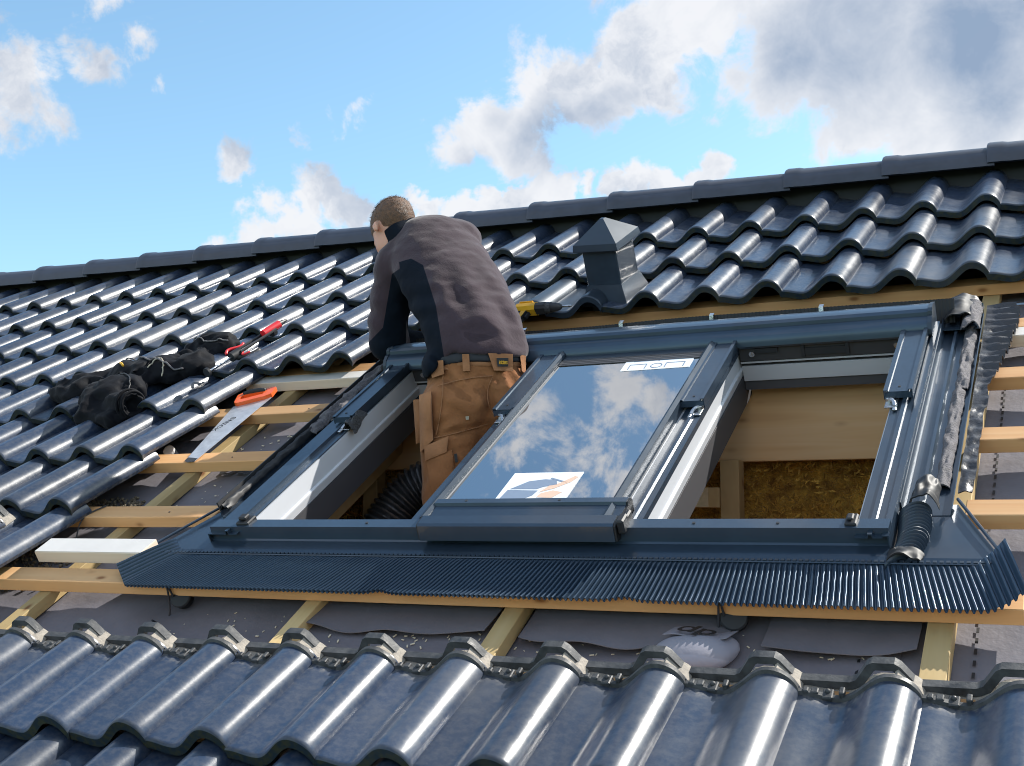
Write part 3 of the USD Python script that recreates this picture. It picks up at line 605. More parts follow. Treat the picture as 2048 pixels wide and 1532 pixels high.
# foam/foil strips lying along the gutters
def crumpled(name, u0, u1, v0, v1, n0, h, m, seed, arch=1.0, amp=.010, label=None):
    nu, nv = 14, max(20, int((v1 - v0) / .012)); s, t = np.meshgrid(np.linspace(0, 1, nu), np.linspace(0, 1, nv), indexing='ij')
    q = np.stack([s * 4, t * (v1 - v0) * 26, 0 * s], -1); q2 = np.stack([s * 3, t * (v1 - v0) * 70, 0 * s + 5], -1)
    U = u0 + (u1 - u0) * s + .006 * (meshkit.noise(q2, seed + 2) - .5); V = v0 + (v1 - v0) * t; N = n0 + h * np.sin(np.pi * s) ** .6 * arch + amp * (meshkit.noise(q, seed) - .5) + .006 * (meshkit.noise(q2, seed + 1) - .5)
    return obj(name, solid_sheet(np.stack([U, V, N], -1), (0, 0, 1), .004), m, win, smooth=40, label=label)
crumpled('foam_strip', 1.012, 1.046, .46, .98, .014, .014, 'foam', 11, amp=.012); crumpled('foam_strip', 1.016, 1.052, .99, 1.40, .016, .016, 'foam', 12, amp=.016)
crumpled('foam_strip', -1.058, -1.030, .36, 1.10, .030, .016, 'black', 15, amp=.006)
crumpled('foam_strip', -1.060, -1.016, .86, 1.52, .034, .012, 'foam', 17, amp=.018)
crumpled('foil_strip', -.852, -.815, .80, .90, .066, .022, 'foil', 21, amp=.03)
# gasket wall on the outer left side
obj('gutter_wall', ext(sheet([(-1.055, .004), (-1.062, .052)], .006), 1, .36, 1.5), 'black', win)
# corner plates at the foot of the gutters
def corner(s):
    o = [(s * .952, .128), (s * 1.165, .128), (s * 1.178, .160), (s * 1.070, .395), (s * .952, .395)]
    uu = ext(o, 2, .0060, .0085)
    rim = tube([(s * 1.172, .140, .010), (s * 1.180, .160, .020), (s * 1.128, .272, .022), (s * 1.070, .398, .022)], .004, 8)
    return obj('corner_plate', cat(uu, rim), 'metal', win, smooth=30)
corner(1); corner(-1)
obj('front_sheet', ext(sheet([(.135, .030), (.114, .026), (.108, .034)], .003), 0, -1.165, 1.168), 'metal', win, smooth=30)
# rolled-up pleated tail at the right corner and the black flap above it
def roll_tail():
    n, mth = 140, 22; t = np.linspace(0, 1, n); a = np.linspace(-.35, np.pi + .1, mth)
    c = np.stack([.982 + .055 * t * -.3, .330 - .215 * t, .030 - .006 * t], 1)
    P = np.zeros((n, mth, 3))
    for i in range(n):
        rr = (.030 - .004 * t[i]) * (1 + .15 * math.sin(2 * math.pi * 17 * t[i]))
        P[i, :, 0] = c[i, 0] + rr * np.cos(a) * 1.05 + .014 * np.sin(3 * t[i]); P[i, :, 1] = c[i, 1] + .02 * np.cos(a); P[i, :, 2] = c[i, 2] - .012 + rr * np.sin(a) * 1.15
    cc = c[:, None] * np.ones((1, mth, 1)); N = P - cc; N /= np.linalg.norm(N, axis=-1, keepdims=True)
    return solid_sheet(P, N, .004)
obj('pleated_tail', roll_tail(), 'metal2', win, smooth=40)
crumpled('black_flap', .975, 1.035, .325, .42, .045, .035, 'black', 31, amp=.02)
crumpled('black_flap', .945, 1.02, .115, .150, .034, .018, 'black', 33, amp=.012)
# pleated apron
def apron():
    nU = 2200; s = np.linspace(0, 1, nU); per = .0131
    nv = 9; t = np.linspace(0, 1, nv)
    S, Tt = np.meshgrid(s, t, indexing='ij')
    top = -1.075 + 2.260 * S; bot = -1.222 + 2.452 * S
    U = top + (bot - top) * Tt; d = S * 2.43
    wav = meshkit.noise(np.stack([S * 14, 0 * S, 0 * S], -1), 4) - .5
    lowv = -.032 - .013 * wav + .03 * np.clip((S - .965) / .035, 0, 1) ** 2 + .085 * np.clip((.04 - S) / .04, 0, 1)
    # gathered kinks
    for k, w, a in ((.385, .012, .011), (.655, .012, .012)): lowv = lowv + a * np.exp(-((S - k) / w) ** 2)
    topv = .112 + .055 * np.clip((.03 - S) / .03, 0, 1) + .05 * np.clip((S - .975) / .025, 0, 1)
    V = topv + (lowv - topv) * Tt
    base = .031 * (1 - Tt) ** 1.3 + .012 * Tt + .004 * np.sin(Tt * 3) + .010 * np.clip((Tt - .7) / .3, 0, 1) ** 2 * (wav + .3) + .035 * np.clip((S - .965) / .035, 0, 1) ** 2 + .016 * np.clip((.03 - S) / .03, 0, 1)
    amp = .0052 * np.clip(Tt / .12, 0, 1)
    ph = 2 * np.pi * (d + .010 * Tt * wav) / per
    N = base + amp * np.sin(ph) + .0008 * np.sin(3 * ph) * np.clip(Tt / .12, 0, 1)
    return solid_sheet(np.stack([U, V, N], -1), (0, 0, 1), .0015)
obj('apron', apron(), 'pleat', win, smooth=50)
# a stitched hem where the apron meets the sheet
hem = [box(u, u + .008, .109, .116, .0335, .0375) for u in np.arange(-1.09, 1.17, .0135)]
obj('apron_hem', cat(*hem), 'metal2', win)
# upstand above the hood: a pleated dark strip with light clips
def upstand(u0, u1, seed):
    n = int((u1 - u0) / .004); U, Tt = np.meshgrid(np.linspace(u0, u1, n), np.linspace(0, 1, 5), indexing='ij')
    V = 1.440 + .030 * Tt + .003 * np.sin(U * 9 + seed) + .0016 * np.sin(U * 2 * np.pi / .012); N = .036 + .066 * Tt + .003 * np.sin(U * 5)
    return solid_sheet(np.stack([U, V, N], -1), (0, 0, 1), .003)
obj('head_flashing', upstand(-.93, .985, 1), 'black', win, smooth=50)
obj('head_gutter', ext(sheet([(1.385, .030), (1.43, .022), (1.52, .020), (1.535, .050)], .003), 0, -1.04, 1.06), 'metal', win, smooth=30)
for u in (-.47, -.10, .22, .58): obj('flashing_clip', ext(sheet([(1.428, .040), (1.459, .108), (1.475, .109)], .003), 0, u, u + .014), 'steel', win)
# turned-up pleated corner at the top right and the foil bag under it
crumpled('head_corner_fold', .955, 1.045, 1.42, 1.58, .045, .024, 'black', 41, amp=.012)
crumpled('head_corner_foil', 1.005, 1.060, 1.36, 1.54, .036, .026, 'foam', 43, amp=.014)
# gathered black collar along the right gutter
def collar():
    n, mm = 150, 10; t, s = np.meshgrid(np.linspace(0, 1, n), np.linspace(0, 1, mm), indexing='ij')
    V = .44 + 1.14 * t; wide = .035 + .055 * np.clip((t - .45) / .5, 0, 1); wide = wide * (1 + .35 * (meshkit.noise(np.stack([t * 14, 0 * t, 0 * t], -1), 6) - .5))
    U = 1.066 + wide * s; N = .018 + .012 * np.sin(2 * np.pi * t * 26 + 2 * s) * s * np.clip((t - .5) / .15, .15, 1) + .010 * (meshkit.noise(np.stack([t * 40, s * 2, 0 * s], -1), 8) - .5)
    return solid_sheet(np.stack([U, V, N], -1), (0, 0, 1), .003)
obj('membrane_collar', collar(), 'membrane', win, smooth=40)
obj('blue_tape', box(1.07, 1.30, 1.585, 1.600, .012, .0145), 'metal', win)

# the sash that is in place
sash = obj('sash', cat(ext(sheet([(-.246, .030), (-.246, .094), (-.236, .099), (-.228, .094), (-.226, .086)], .003), 1, .20, 1.27),
                       ext(sheet([(.288, .030), (.288, .094), (.278, .099), (.270, .094), (.268, .086)], .003), 1, .20, 1.27),
                       box(-.244, .286, 1.225, 1.262, .030, .084, .002)), 'metal2', win, smooth=30)
obj('sash_side_rail', box(-.2435, -.222, .205, 1.224, -.030, .0780), 'whitepaint', sash); obj('sash_side_rail', box(.264, .2855, .205, 1.224, -.030, .0780), 'whitepaint', sash)
obj('sash_gasket', cat(box(-.2215, -.212, .26, 1.224, .070, .0800), box(.2545, .2635, .26, 1.224, .070, .0800)), 'steel', sash)
bot = [(.292, .085), (.289, .097), (.286, .099), (.264, .100), (.260, .093), (.206, .088), (.201, .098), (.197, .101), (.163, .099), (.156, .095), (.152, .056), (.160, .052)]
obj('sash_bottom_cover', ext(sheet(bot, .003), 0, -.232, .314), 'metal', sash, smooth=18)
obj('sash_bottom_end', ext(bot + [(.285, .052)], 0, -.2355, -.2325), 'black', sash)
obj('sash_bottom_end', cat(ext(bot + [(.285, .052)], 0, .3145, .3200), box(.3205, .340, .16, .20, .070, .108, .004), box(.3205, .335, .20, .24, .062, .095, .004)), 'black', sash)
for u in (-.14, .13): s_ = trimesh.creation.cylinder(.004, .003, sections=10); s_.apply_translation((u, .275, .1005)); obj('sash_screw', s_, 'charcoal', sash)
obj('glass_pane', box(-.2205, .2625, .287, 1.224, .0800, .0840), 'glass', sash)
obj('blind', box(-.2205, .2625, .262, 1.224, -.022, -.018), 'greypaint', sash)
for i in range(4): obj('vent_slat', box(-.2205, .2625, 1.205 - .012 * i, 1.213 - .012 * i, .0845, .0870), 'greypaint', sash)
# instruction sheets stuck to the glass
def flat_sheet(c, ang, w, h, n, name, m):
    e = np.array([(-w / 2, -h / 2), (w / 2, -h / 2), (w / 2, h / 2), (-w / 2, h / 2)]); ca, sa = math.cos(ang), math.sin(ang)
    return obj(name, ext([(c[0] + x * ca - y * sa, c[1] + x * sa + y * ca) for x, y in e], 2, n, n + .0006), m, sash)
def ink(name, polys, c, ang, n, m):
    ca, sa = math.cos(ang), math.sin(ang); out = []
    for p in polys: out.append(ext([(c[0] + x * ca - y * sa, c[1] + x * sa + y * ca) for x, y in p], 2, n, n + .0004))
    return obj(name, cat(*out), m, sash)
def line(x0, y0, x1, y1, w=.0035): return sheet([(x0, y0), (x1, y1)], w)
flat_sheet((.130, 1.150), .02, .225, .098, .0845, 'instruction_sheet', 'paper')
ink('printed_drawing', [line(-.085, .030, .085, .030, .006), line(-.085, .018, .085, .018), line(0, .012, 0, .044, .004), line(-.09, -.006, -.035, -.006), line(-.09, -.04, -.09, -.006), line(-.035, -.04, -.035, -.006), line(.03, -.006, .09, -.006), line(.09, -.04, .09, -.006), line(.03, -.04, .03, -.006)]
    + [sheet([(.018 * math.cos(a), -.022 + .016 * math.sin(a)) for a in np.linspace(0, 6.2, 20)], .003)], (.130, 1.150), .02, .0854, 'paperink')
flat_sheet((.028, .372), 0.0, .205, .155, .0845, 'instruction_sheet', 'paper')
ink('printed_drawing', [[(-.090, -.060), (-.020, -.064), (.000, -.045), (.006, -.020), (-.085, -.015)], [(-.080, -.010), (-.040, .030), (.005, .040), (.040, .034), (.050, .010), (.015, .000), (.0, -.012)], line(.02, .045, .075, .020, .006), line(-.09, -.070, .0, -.070)], (.028, .372), 0.0, .0854, 'paperink')
ink('printed_hand', [[(.012, -.030), (.050, -.010), (.085, .022), (.098, .050), (.085, .055), (.055, .018), (.03, .005)], [(.015, -.055), (.06, -.06), (.08, -.03), (.05, -.02), (.02, -.035)]], (.028, .372), 0.0, .0854, 'papertan')

# ================================================================== roof vent
VU, VV = -.285, 1.935       # foot of the cowl
def roof_vent():
    t = thing('roof_vent', 'square dark blue ventilation cowl with a low pyramid cap', 'roof vent', (VU, VV, .05))
    # its base tile: two rolls wide, of the same wave as the pantiles
    lows = 5 * G - .045
    for k in (3, 4):
        m, w = make_tile(.46, 900 + k, .042); m.vertices += [HU0 + TW * k - .169, lows, .002]; obj('flashing_tile', m, 'metal2', t, smooth=True)
    a = math.radians(-9); ca, sa = math.cos(a), math.sin(a); tl = math.tan(math.radians(5))
    def put(m):
        q = np.array(m.vertices); x, y, z = q.T
        return trimesh.Trimesh(np.stack([VU + x * ca - y * sa, VV + x * sa + y * ca + z * tl, z], 1), m.faces, process=False)
    hw = .073
    obj('cowl_body', put(box(-hw, hw, -hw, hw, .0, .245, .004)), 'metal2', t, smooth=20)
    sk = trimesh.convex.convex_hull(np.array([(x * hw * k, y * hw * k, z) for x in (-1, 1) for y in (-1, 1) for k, z in ((1.03, .105), (1.36, .030))])); obj('cowl_skirt', put(sk), 'metal2', t, smooth=20)
    o = .094; cap = trimesh.convex.convex_hull(np.array([(x * o * k, y * o * k, z) for x in (-1, 1) for y in (-1, 1) for k, z in ((1, .240), (1.03, .243), (.985, .268))] + [(x * .008, y * .008, .338) for x in (-1, 1) for y in (-1, 1)]))
    obj('cowl_cap', put(cap), 'metal2', t, smooth=20)
roof_vent()

# ================================================================== things lying about
def on_roof(name, label, cat_, base, **kw): return thing(name, label, cat_, base, **kw)
# white-topped loose board at the left
t = on_roof('loose_board', 'short loose board with white upper face beside the left end of the pleated apron', 'board', (-1.3, .10, 0))
lb = obj('board', box(-1.585, -1.155, .095, .172, .0015, .040, .002), 'pale', t); obj('primed_face', box(-1.583, -1.157, .097, .170, .0402, .0412), 'paletop', lb)
# hand saw
def saw():
    t = on_roof('hand_saw', 'hand saw with orange and black handle lying across two battens', 'saw', (-1.52, .95, .004))
    bl = np.array([(-1.500, .735), (-1.480, .722), (-1.452, .728), (-1.462, 1.232), (-1.500, 1.252), (-1.598, 1.165)])
    b = obj('blade', ext(bl, 2, .0035, .0048), 'blade', t)
    tip = ext([(-1.503, .757), (-1.500, .733), (-1.480, .720), (-1.452, .726), (-1.453, .748)], 2, .0049, .0056); obj('blade_tip', tip, 'charcoal', b)
    # handwriting on the blade: strokes of a marker
    wr = meshkit.text_mesh('SNICK', .021, .0005); a = math.radians(-101)
    v = wr.vertices.copy(); x, y = v[:, 0] * 1.25, v[:, 1]; wr.vertices = np.stack([-1.532 + x * math.cos(a) - y * math.sin(a), 1.075 + x * math.sin(a) + y * math.cos(a), .0050 + v[:, 2]], 1)
    obj('marker_writing', wr, 'print', b)
    h = Polygon([(-1.606, 1.150), (-1.590, 1.142), (-1.470, 1.214), (-1.452, 1.240), (-1.470, 1.318), (-1.492, 1.320), (-1.505, 1.300), (-1.625, 1.272), (-1.640, 1.240)]).buffer(.006)
    hole = Polygon([(-1.608, 1.198), (-1.592, 1.186), (-1.500, 1.240), (-1.505, 1.262), (-1.522, 1.262), (-1.606, 1.232)]).buffer(.003)
    hm = trimesh.creation.extrude_polygon(h.difference(hole), .017, engine='earcut'); hm.vertices[:, 2] += .002; shr = lambda q: np.stack([-1.535 + (q[:, 0] + 1.535) * .80, 1.205 + (q[:, 1] - 1.19) * .70, q[:, 2]], 1); hm.vertices = shr(hm.vertices)
    hd = obj('handle', hm, 'orange', t, smooth=20)
    g = tube(spline([(-1.616, 1.248, .016), (-1.575, 1.266, .018), (-1.505, 1.284, .016)], 16), [.012] * 3 + [.014] * 10 + [.012] * 3, 12); g.vertices = shr(g.vertices); obj('handle_grip', g, 'black', hd, smooth=True)
saw()
# caulking gun
def gun():
    t = on_roof('caulking_gun', 'black and red caulking gun with steel rod lying in a tile trough', 'caulking gun', (-1.74, 1.5, .06))
    A, B = np.array([-1.786, 1.300, .098]), np.array([-1.762, 1.420, .104]); d = (np.array([-1.708, 1.66, .112]) - A); d /= np.linalg.norm(d)
    obj('rod', tube([A, A + d * .30], .005, 10), 'steel', t, smooth=True)
    ds = trimesh.creation.cylinder(.019, .012, sections=20); ds.apply_transform(trimesh.geometry.align_vectors((0, 0, 1), d)); ds.apply_translation(A); obj('rod_knob', ds, 'black', t, smooth=30)
    s0 = A + d * .13
    up = np.array([0, 0, 1.0]); up -= d * (d @ up); up /= np.linalg.norm(up); sd = np.cross(d, up)
    def P(a, b, c): return s0 + d * a + sd * b + up * c
    obj('frame', cat(tube([P(.0, 0, 0), P(.05, 0, 0)], .020, 12), tube([P(.04, -.018, .006), P(.25, -.016, .006)], .006, 8), tube([P(.04, .018, .006), P(.25, .016, .006)], .006, 8), tube([P(.23, 0, .0), P(.25, 0, .0)], .021, 14)), 'black', t, smooth=40)
    obj('handle', tube(spline([P(.02, .01, -.01), P(.05, .035, -.018), P(.11, .045, -.02)], 12), [.011] * 12, 10), 'black', t, smooth=True)
    obj('trigger', tube(spline([P(.00, -.022, .012), P(.02, -.034, .020), P(.05, -.030, .016), P(.10, -.026, .014)], 14), .006, 8), 'red', t, smooth=True)
    obj('release_lever', tube(spline([P(.05, .02, .0), P(.03, .04, .0), P(.055, .055, .0)], 10), .004, 8), 'red', t, smooth=True)
    obj('end_stop', box(-.001, .001, 0, .001, 0, .001), 'black', t) if False else None
    obj('cartridge', tube([P(.19, 0, .012), P(.285, 0, .012)], .017, 14), 'red', t, smooth=40)
    obj('nozzle', tube([P(.286, 0, .012), P(.33, .002, .012)], [.014, .005], 10), 'charcoal', t, smooth=40)
gun()
# cordless drill on the batten
def drill():
    b0 = np.array([-.575, 1.735, .080]); t = on_roof('cordless_drill', 'yellow and black cordless drill lying on the batten behind the worker', 'drill', (-.62, 1.84, 0))
    d = np.array([1.0, -.06, .02]); d /= np.linalg.norm(d); up = np.array([0.18, .85, .28]); up -= d * (d @ up); up /= np.linalg.norm(up); sd = np.cross(up, d)
    def P(a, b, c): return b0 + .82 * (d * a + sd * b + up * c)
    def hull(pts): return trimesh.convex.convex_hull(np.array([P(*q) for q in pts]))
    def bar(a0, a1, w, c0, c1, sh=0): return hull([(a + sh * 0, s * w * k, c) for a in (a0, a1) for s in (-1, 1) for k, c in ((.6, c0), (1, .7 * c0 + .3 * c1), (1, .3 * c0 + .7 * c1), (.6, c1))])
    obj('motor_housing', cat(bar(-.045, .055, .030, -.020, .034), bar(-.040, .030, .024, .034, .042)), 'yellow', t, smooth=30)
    obj('gear_case', bar(.052, .105, .028, -.016, .032), 'charcoal', t, smooth=30); obj('rear_cap', tube([P(-.052, 0, .006), P(-.0455, 0, .006)], .0215, 14), 'charcoal', t, smooth=30)
    obj('torque_collar', tube([P(.104, 0, .008), P(.132, 0, .008)], [.022, .0205], 18), 'foil', t, smooth=30)
    obj('chuck', tube([P(.131, 0, .008), P(.150, 0, .008), P(.172, 0, .008), P(.182, 0, .008)], [.018, .018, .014, .008], 18), 'charcoal', t, smooth=30)
    obj('bit', tube([P(.180, 0, .008), P(.235, 0, .008)], .0042, 8), 'steel', t, smooth=True)
    obj('grip', hull([(a, s * .016, c) for (a, c) in ((-.030, -.015), (.018, -.015), (-.060, -.110), (-.015, -.118)) for s in (-1, 1)]), 'black', t, smooth=30)
    obj('grip_stripe', hull([(a, s * .0175, c) for (a, c) in ((-.012, -.018), (.012, -.018), (-.020, -.075), (-.002, -.080)) for s in (-1, 1)]), 'yellow', t)
    obj('trigger', hull([(a, s * .008, c) for (a, c) in ((.018, -.020), (.030, -.022), (.012, -.055), (.022, -.055)) for s in (-1, 1)]), 'black', t)
    obj('battery', hull([(a, s * .032, c) for (a, c) in ((-.090, -.110), (.020, -.124), (-.096, -.155), (.014, -.168)) for s in (-1, 1)]), 'black', t, smooth=30)
    obj('battery_clip', hull([(a, s * .034, c) for (a, c) in ((.0, -.128), (.016, -.130), (-.002, -.145), (.012, -.147)) for s in (-1, 1)]), 'yellow', t)
drill()
# black plastic caps with strap loops hanging under the lowest open batten
def cap(name, label, U, v, s=1.0):
    t = on_roof(name, label, 'plastic cap', (U, v, -.07), group=None)
    pr = [(0, .0), (.030, .0), (.036, .006), (.038, .030), (.034, .034), (.030, .030), (.029, .010), (0, .008)]
    m = trimesh.creation.revolve(pr, sections=28); m = trimesh.convex.convex_hull(m.vertices * s * [1, 1, 1.1]) ; m.apply_transform(trimesh.transformations.rotation_matrix(.75, (1, 0.25, 0))); m.vertices += [U, v, -.062]; obj('cup', m, 'black', t, smooth=40)
    obj('strap', tube(spline([(U - .02, v + .02, -.04), (U - .015, -.004, -.030), (U - .020, -.004, .006), (U - .026, -.008, -.03), (U - .050, -.075, -.068)], 30), .0028, 6), 'membrane', t, smooth=True)
cap('pipe_cap', 'black plastic cap with thin strap under the batten below the left end of the apron', -.97, .022, .85)
cap('pipe_cap', 'black plastic cap with strap under the batten beside the grey membrane bundle', .62, .020, .85)
# folded bundle of grey membrane with print
def bundle():
    t = on_roof('membrane_bundle', 'folded bundle of pale grey roofing membrane with black print', 'membrane', (.56, -.11, -.07))
    def f(p):
        d = smin(ell(p, (.555, -.120, -.060), (.088, .052, .034)), ell(p, (.58, -.085, -.066), (.075, .055, .022)), .02)
        return d + .006 * (meshkit.noise(p * 22, 3) - .5)
    b = obj('bundle', nets(f, (.42, -.22, -.12), (.70, .0, .0), .006), 'underfold', t, smooth=True)
    u, s = np.meshgrid(np.linspace(.485, .63, 16), np.linspace(0, 1, 8), indexing='ij')
    P = np.stack([u + .01 * s, -.085 + .055 * s, -.036 - .020 * s + .006 * np.sin(u * 40)], -1); obj('fold', solid_sheet(P, (0, 0, 1), .002), 'underfold', b, smooth=True)
    w = meshkit.text_mesh('dp', .040, .0006, bold=True); v = w.vertices; w.vertices = np.stack([.510 + v[:, 0] * 1.25 + .35 * v[:, 1], -.079 + v[:, 1] * 1.0, -.0305 - .016 * (v[:, 1] / .045) + .006 * np.sin((.51 + v[:, 0]) * 40) + v[:, 2]], 1); obj('print', w, 'print', b)
bundle()
# print on the underlay
def und_n(u, v): return -.082 + .012 * (meshkit.noise(np.stack([u * 4, v * 5, 0 * u], -1), 3) - .5) + .008 * (meshkit.noise(np.stack([u * 11, v * 9, 0 * u], -1), 5) - .5)
w = meshkit.text_mesh('dupo', .10, .0006, bold=True); v = w.vertices; uu, vv = -1.43 + v[:, 0] * .95 + .25 * v[:, 1], .775 + v[:, 1] * .75
w.vertices = np.stack([uu, vv, und_n(uu, vv) + .006 + v[:, 2]], 1); obj('underlay_print', w, 'print', house)
dash = []
for u0 in (1.125, .90):
    for v0 in np.arange(-.34, 1.35, .036):
        if u0 < 1 and v0 > -.08: continue
        b = box(u0, u0 + .006, v0, v0 + .018, 0, .0006); b.vertices[:, 2] += und_n(np.array([u0]), np.array([v0]))[0] + .0045; dash.append(b)
dp = obj('underlay_dashes', cat(*dash), 'print', house)
tag(stage.GetPrimAtPath(dp.path), kind='stuff')
# pale steel cup on the underlay
t = on_roof('steel_cup', 'small bright metal cup lying on the underlay left of the saw', 'cup', (-1.75, .93, -.07))
pr = [(0, 0), (.016, 0), (.018, .004), (.020, .044), (.0175, .044), (.016, .006), (0, .005)]
m = trimesh.creation.revolve(pr, sections=24); m.apply_transform(trimesh.transformations.rotation_matrix(.5, (1, .3, 0))); m.vertices += [-1.705, .90, -.070]; obj('cup', m, 'steel', t, smooth=40)
lid = trimesh.creation.cylinder(.0215, .014, sections=12); lid.apply_transform(trimesh.transformations.rotation_matrix(.5, (1, .3, 0))); lid.vertices += [-1.700, .877, -.029]; obj('lid', lid, 'paletop', t)
# bent wire over the batten at the left
t = on_roof('wire', 'thin bent wire hanging over the batten near the left tiles', 'wire', (-1.66, .36, 0))
obj('wire', tube(spline([(-1.60, .43, .004), (-1.63, .39, .003), (-1.645, .362, -.004), (-1.640, .30, -.045), (-1.635, .22, -.070)], 30), .0025, 6), 'charcoal', t, smooth=True)
t = on_roof('wire', 'thin wire hanging from the new batten at the right edge', 'wire', (1.2, 1.38, 0))
obj('wire', tube(spline([(1.20, 1.40, .003), (1.203, 1.378, -.01), (1.215, 1.28, -.065)], 20), .002, 6), 'steel', t, smooth=True)
# debris along the cut edge of the tiles, chips on the underlay
def bits(n, area, size, seed, mlist):
    r = np.random.default_rng(seed); out = []
    for i in range(n):
        u, v_ = area(r); s = size * r.uniform(.4, 1.4); b = trimesh.creation.icosphere(subdivisions=0, radius=s) if mlist else box(-s, s, -s * .35, s * .35, -s * .15, s * .15)
        b.vertices = b.vertices * r.uniform(.6, 1.2, 3) if mlist else b.vertices
        b.apply_transform(trimesh.transformations.random_rotation_matrix(r.random(3)) if mlist else trimesh.transformations.rotation_matrix(r.uniform(0, 3.1), (0, 0, 1)))
        b.vertices += [u, v_, und_n(np.array([u]), np.array([v_]))[0] + s * .3 + .004]; out.append(b)
    return cat(*out)
deb = bits(900, lambda r: (r.uniform(-1.86, -1.60) if r.random() < .8 else r.uniform(-1.9, -1.55), r.choice([r.uniform(.06, .34), r.uniform(.44, .62), r.uniform(.44, .60)])), .0055, 3, True)
d_ = usdkit.mesh(stage, '/World/mortar_debris', trimesh.Trimesh(R2W(deb.vertices), deb.faces, process=False), M['dirt']); tag(d_.GetPrim(), 'crumbled mortar and grit along the cut edge of the left tiles', 'debris', kind='stuff')
def chip_area(r):
    if r.random() < .7: return r.uniform(-.95, 1.02), r.uniform(-.26, -.02)
    return r.uniform(-1.45, -1.15), r.choice([r.uniform(.1, .34), r.uniform(.45, .70), r.uniform(.82, 1.05)])
ch = bits(320, chip_area, .0045, 9, False)
d_ = usdkit.mesh(stage, '/World/wood_chips', trimesh.Trimesh(R2W(ch.vertices), ch.faces, process=False), M['chip']); tag(d_.GetPrim(), 'pale wood chips scattered over the bare underlay', 'chips', kind='stuff')

# heap of black work clothes on the tiles
def clothes():
    t = on_roof('work_jacket', 'crumpled black work jacket thrown on the tiles left of the worker', 'jacket', (-2.2, 1.3, .08))
    def f(p):
        q = p
        parts = [lambda p: ell(p, (-2.42, 1.25, .085), (.16, .105, .046)), lambda p: ell(p, (-2.17, 1.16, .085), (.14, .115, .066)), lambda p: ell(p, (-2.20, 1.36, .090), (.22, .090, .048)),
                 lambda p: ell(p, (-2.00, 1.42, .085), (.15, .105, .050)), lambda p: ell(p, (-1.985, 1.585, .095), (.13, .090, .048)), lambda p: cone(p, (-2.03, 1.06, .085), (-1.975, 1.045, .090), .058, .050), lambda p: cone(p, (-2.18, 1.02, .07), (-2.02, .98, .06), .05, .035)]
        d = union(p, parts, .035)
        w = meshkit.noise(p * [9, 13, 9], 2); w2 = meshkit.noise(p * [26, 30, 26] + 3, 6)
        w3 = meshkit.noise(p * [55, 60, 40] + 9, 16); d = d + .060 * np.abs(w - .5) + .044 * np.abs(w2 - .5) + .008 * np.abs(w3 - .5) + .004 * np.sin(p @ [60., 35, 20] + 6 * w) - .014
        hole = cone(p, (-1.955, 1.035, .096), (-1.90, 1.02, .105), .030, .045)
        return np.maximum(d, -hole)
    m = nets(f, (-2.75, .86, -.03), (-1.75, 1.78, .24), .011); relax(m, 4)
    j = obj('cloth', m, 'blackcloth', t, smooth=True)
    # stitched seams, a cord loop and a zip
    surf = trimesh.Trimesh(m.vertices, m.faces, process=False)
    from scipy.spatial import cKDTree
    kd = cKDTree(m.vertices)
    def seam(pts, r, mt, name):
        c = spline([(x, y, .2) for x, y in pts], 40); out = []
        for q in c:
            near = m.vertices[(np.abs(m.vertices[:, 0] - q[0]) < .012) & (np.abs(m.vertices[:, 1] - q[1]) < .012)]
            if len(near): out.append((q[0], q[1], near[:, 2].max() + r * .5))
        if len(out) > 3: obj(name, tube(np.array(out), r, 6), mt, j, smooth=True)
    seam([(-2.33, 1.43), (-2.2, 1.40), (-2.08, 1.36), (-1.93, 1.33)], .0035, 'foam', 'seam')
    seam([(-2.1, 1.62), (-1.98, 1.56), (-1.87, 1.57)], .003, 'foam', 'seam')
    seam([(-2.28, 1.22), (-2.17, 1.24), (-2.08, 1.19), (-2.06, 1.10)], .0025, 'charcoal', 'seam')
    seam([(-2.09, 1.31), (-2.05, 1.36), (-2.02, 1.31), (-2.04, 1.26)], .0028, 'thread', 'cord_loop')
    seam([(-2.26, 1.345), (-2.235, 1.33)], .005, 'yellow', 'logo_tab')
    cuff = tube([(-1.945 + .0, 1.035, .0) for _ in range(2)], .01, 4) if False else None
    for r_ in (.050, .058):
        an = np.linspace(0, 2 * np.pi, 26); cen = np.array([-1.955, 1.040, .094]); ax_ = np.array([1, -.25, .1]); ax_ /= np.linalg.norm(ax_); a = np.cross(ax_, (0, 0, 1)); a /= np.linalg.norm(a); b = np.cross(ax_, a)
        obj('cuff_band', tube(cen - ax_ * (r_ - .05) * 3 + r_ * (np.cos(an)[:, None] * a + np.sin(an)[:, None] * b), .006, 8), 'blackcloth', j, smooth=True)
clothes()
# flexible duct in the left opening
def duct():
    c = spline([(-.98, .86, 4.30), (-.97, .92, 4.50), (-.915, 1.00, 4.66), (-.84, 1.06, 4.78), (-.72, 1.09, 4.83), (-.55, 1.08, 4.80), (-.40, 1.05, 4.70)], 260); t = thing('flexible_duct', 'black ribbed flexible duct in the left window opening', 'duct', c[0], frame='world')
    r = np.random.default_rng(2); rad = .070 + .014 * np.abs(np.sin(np.arange(260) * np.pi / 5)) + .003 * r.random(260)
    obj('hose', tube(c, rad, 28), 'duct', t, smooth=50)
duct()

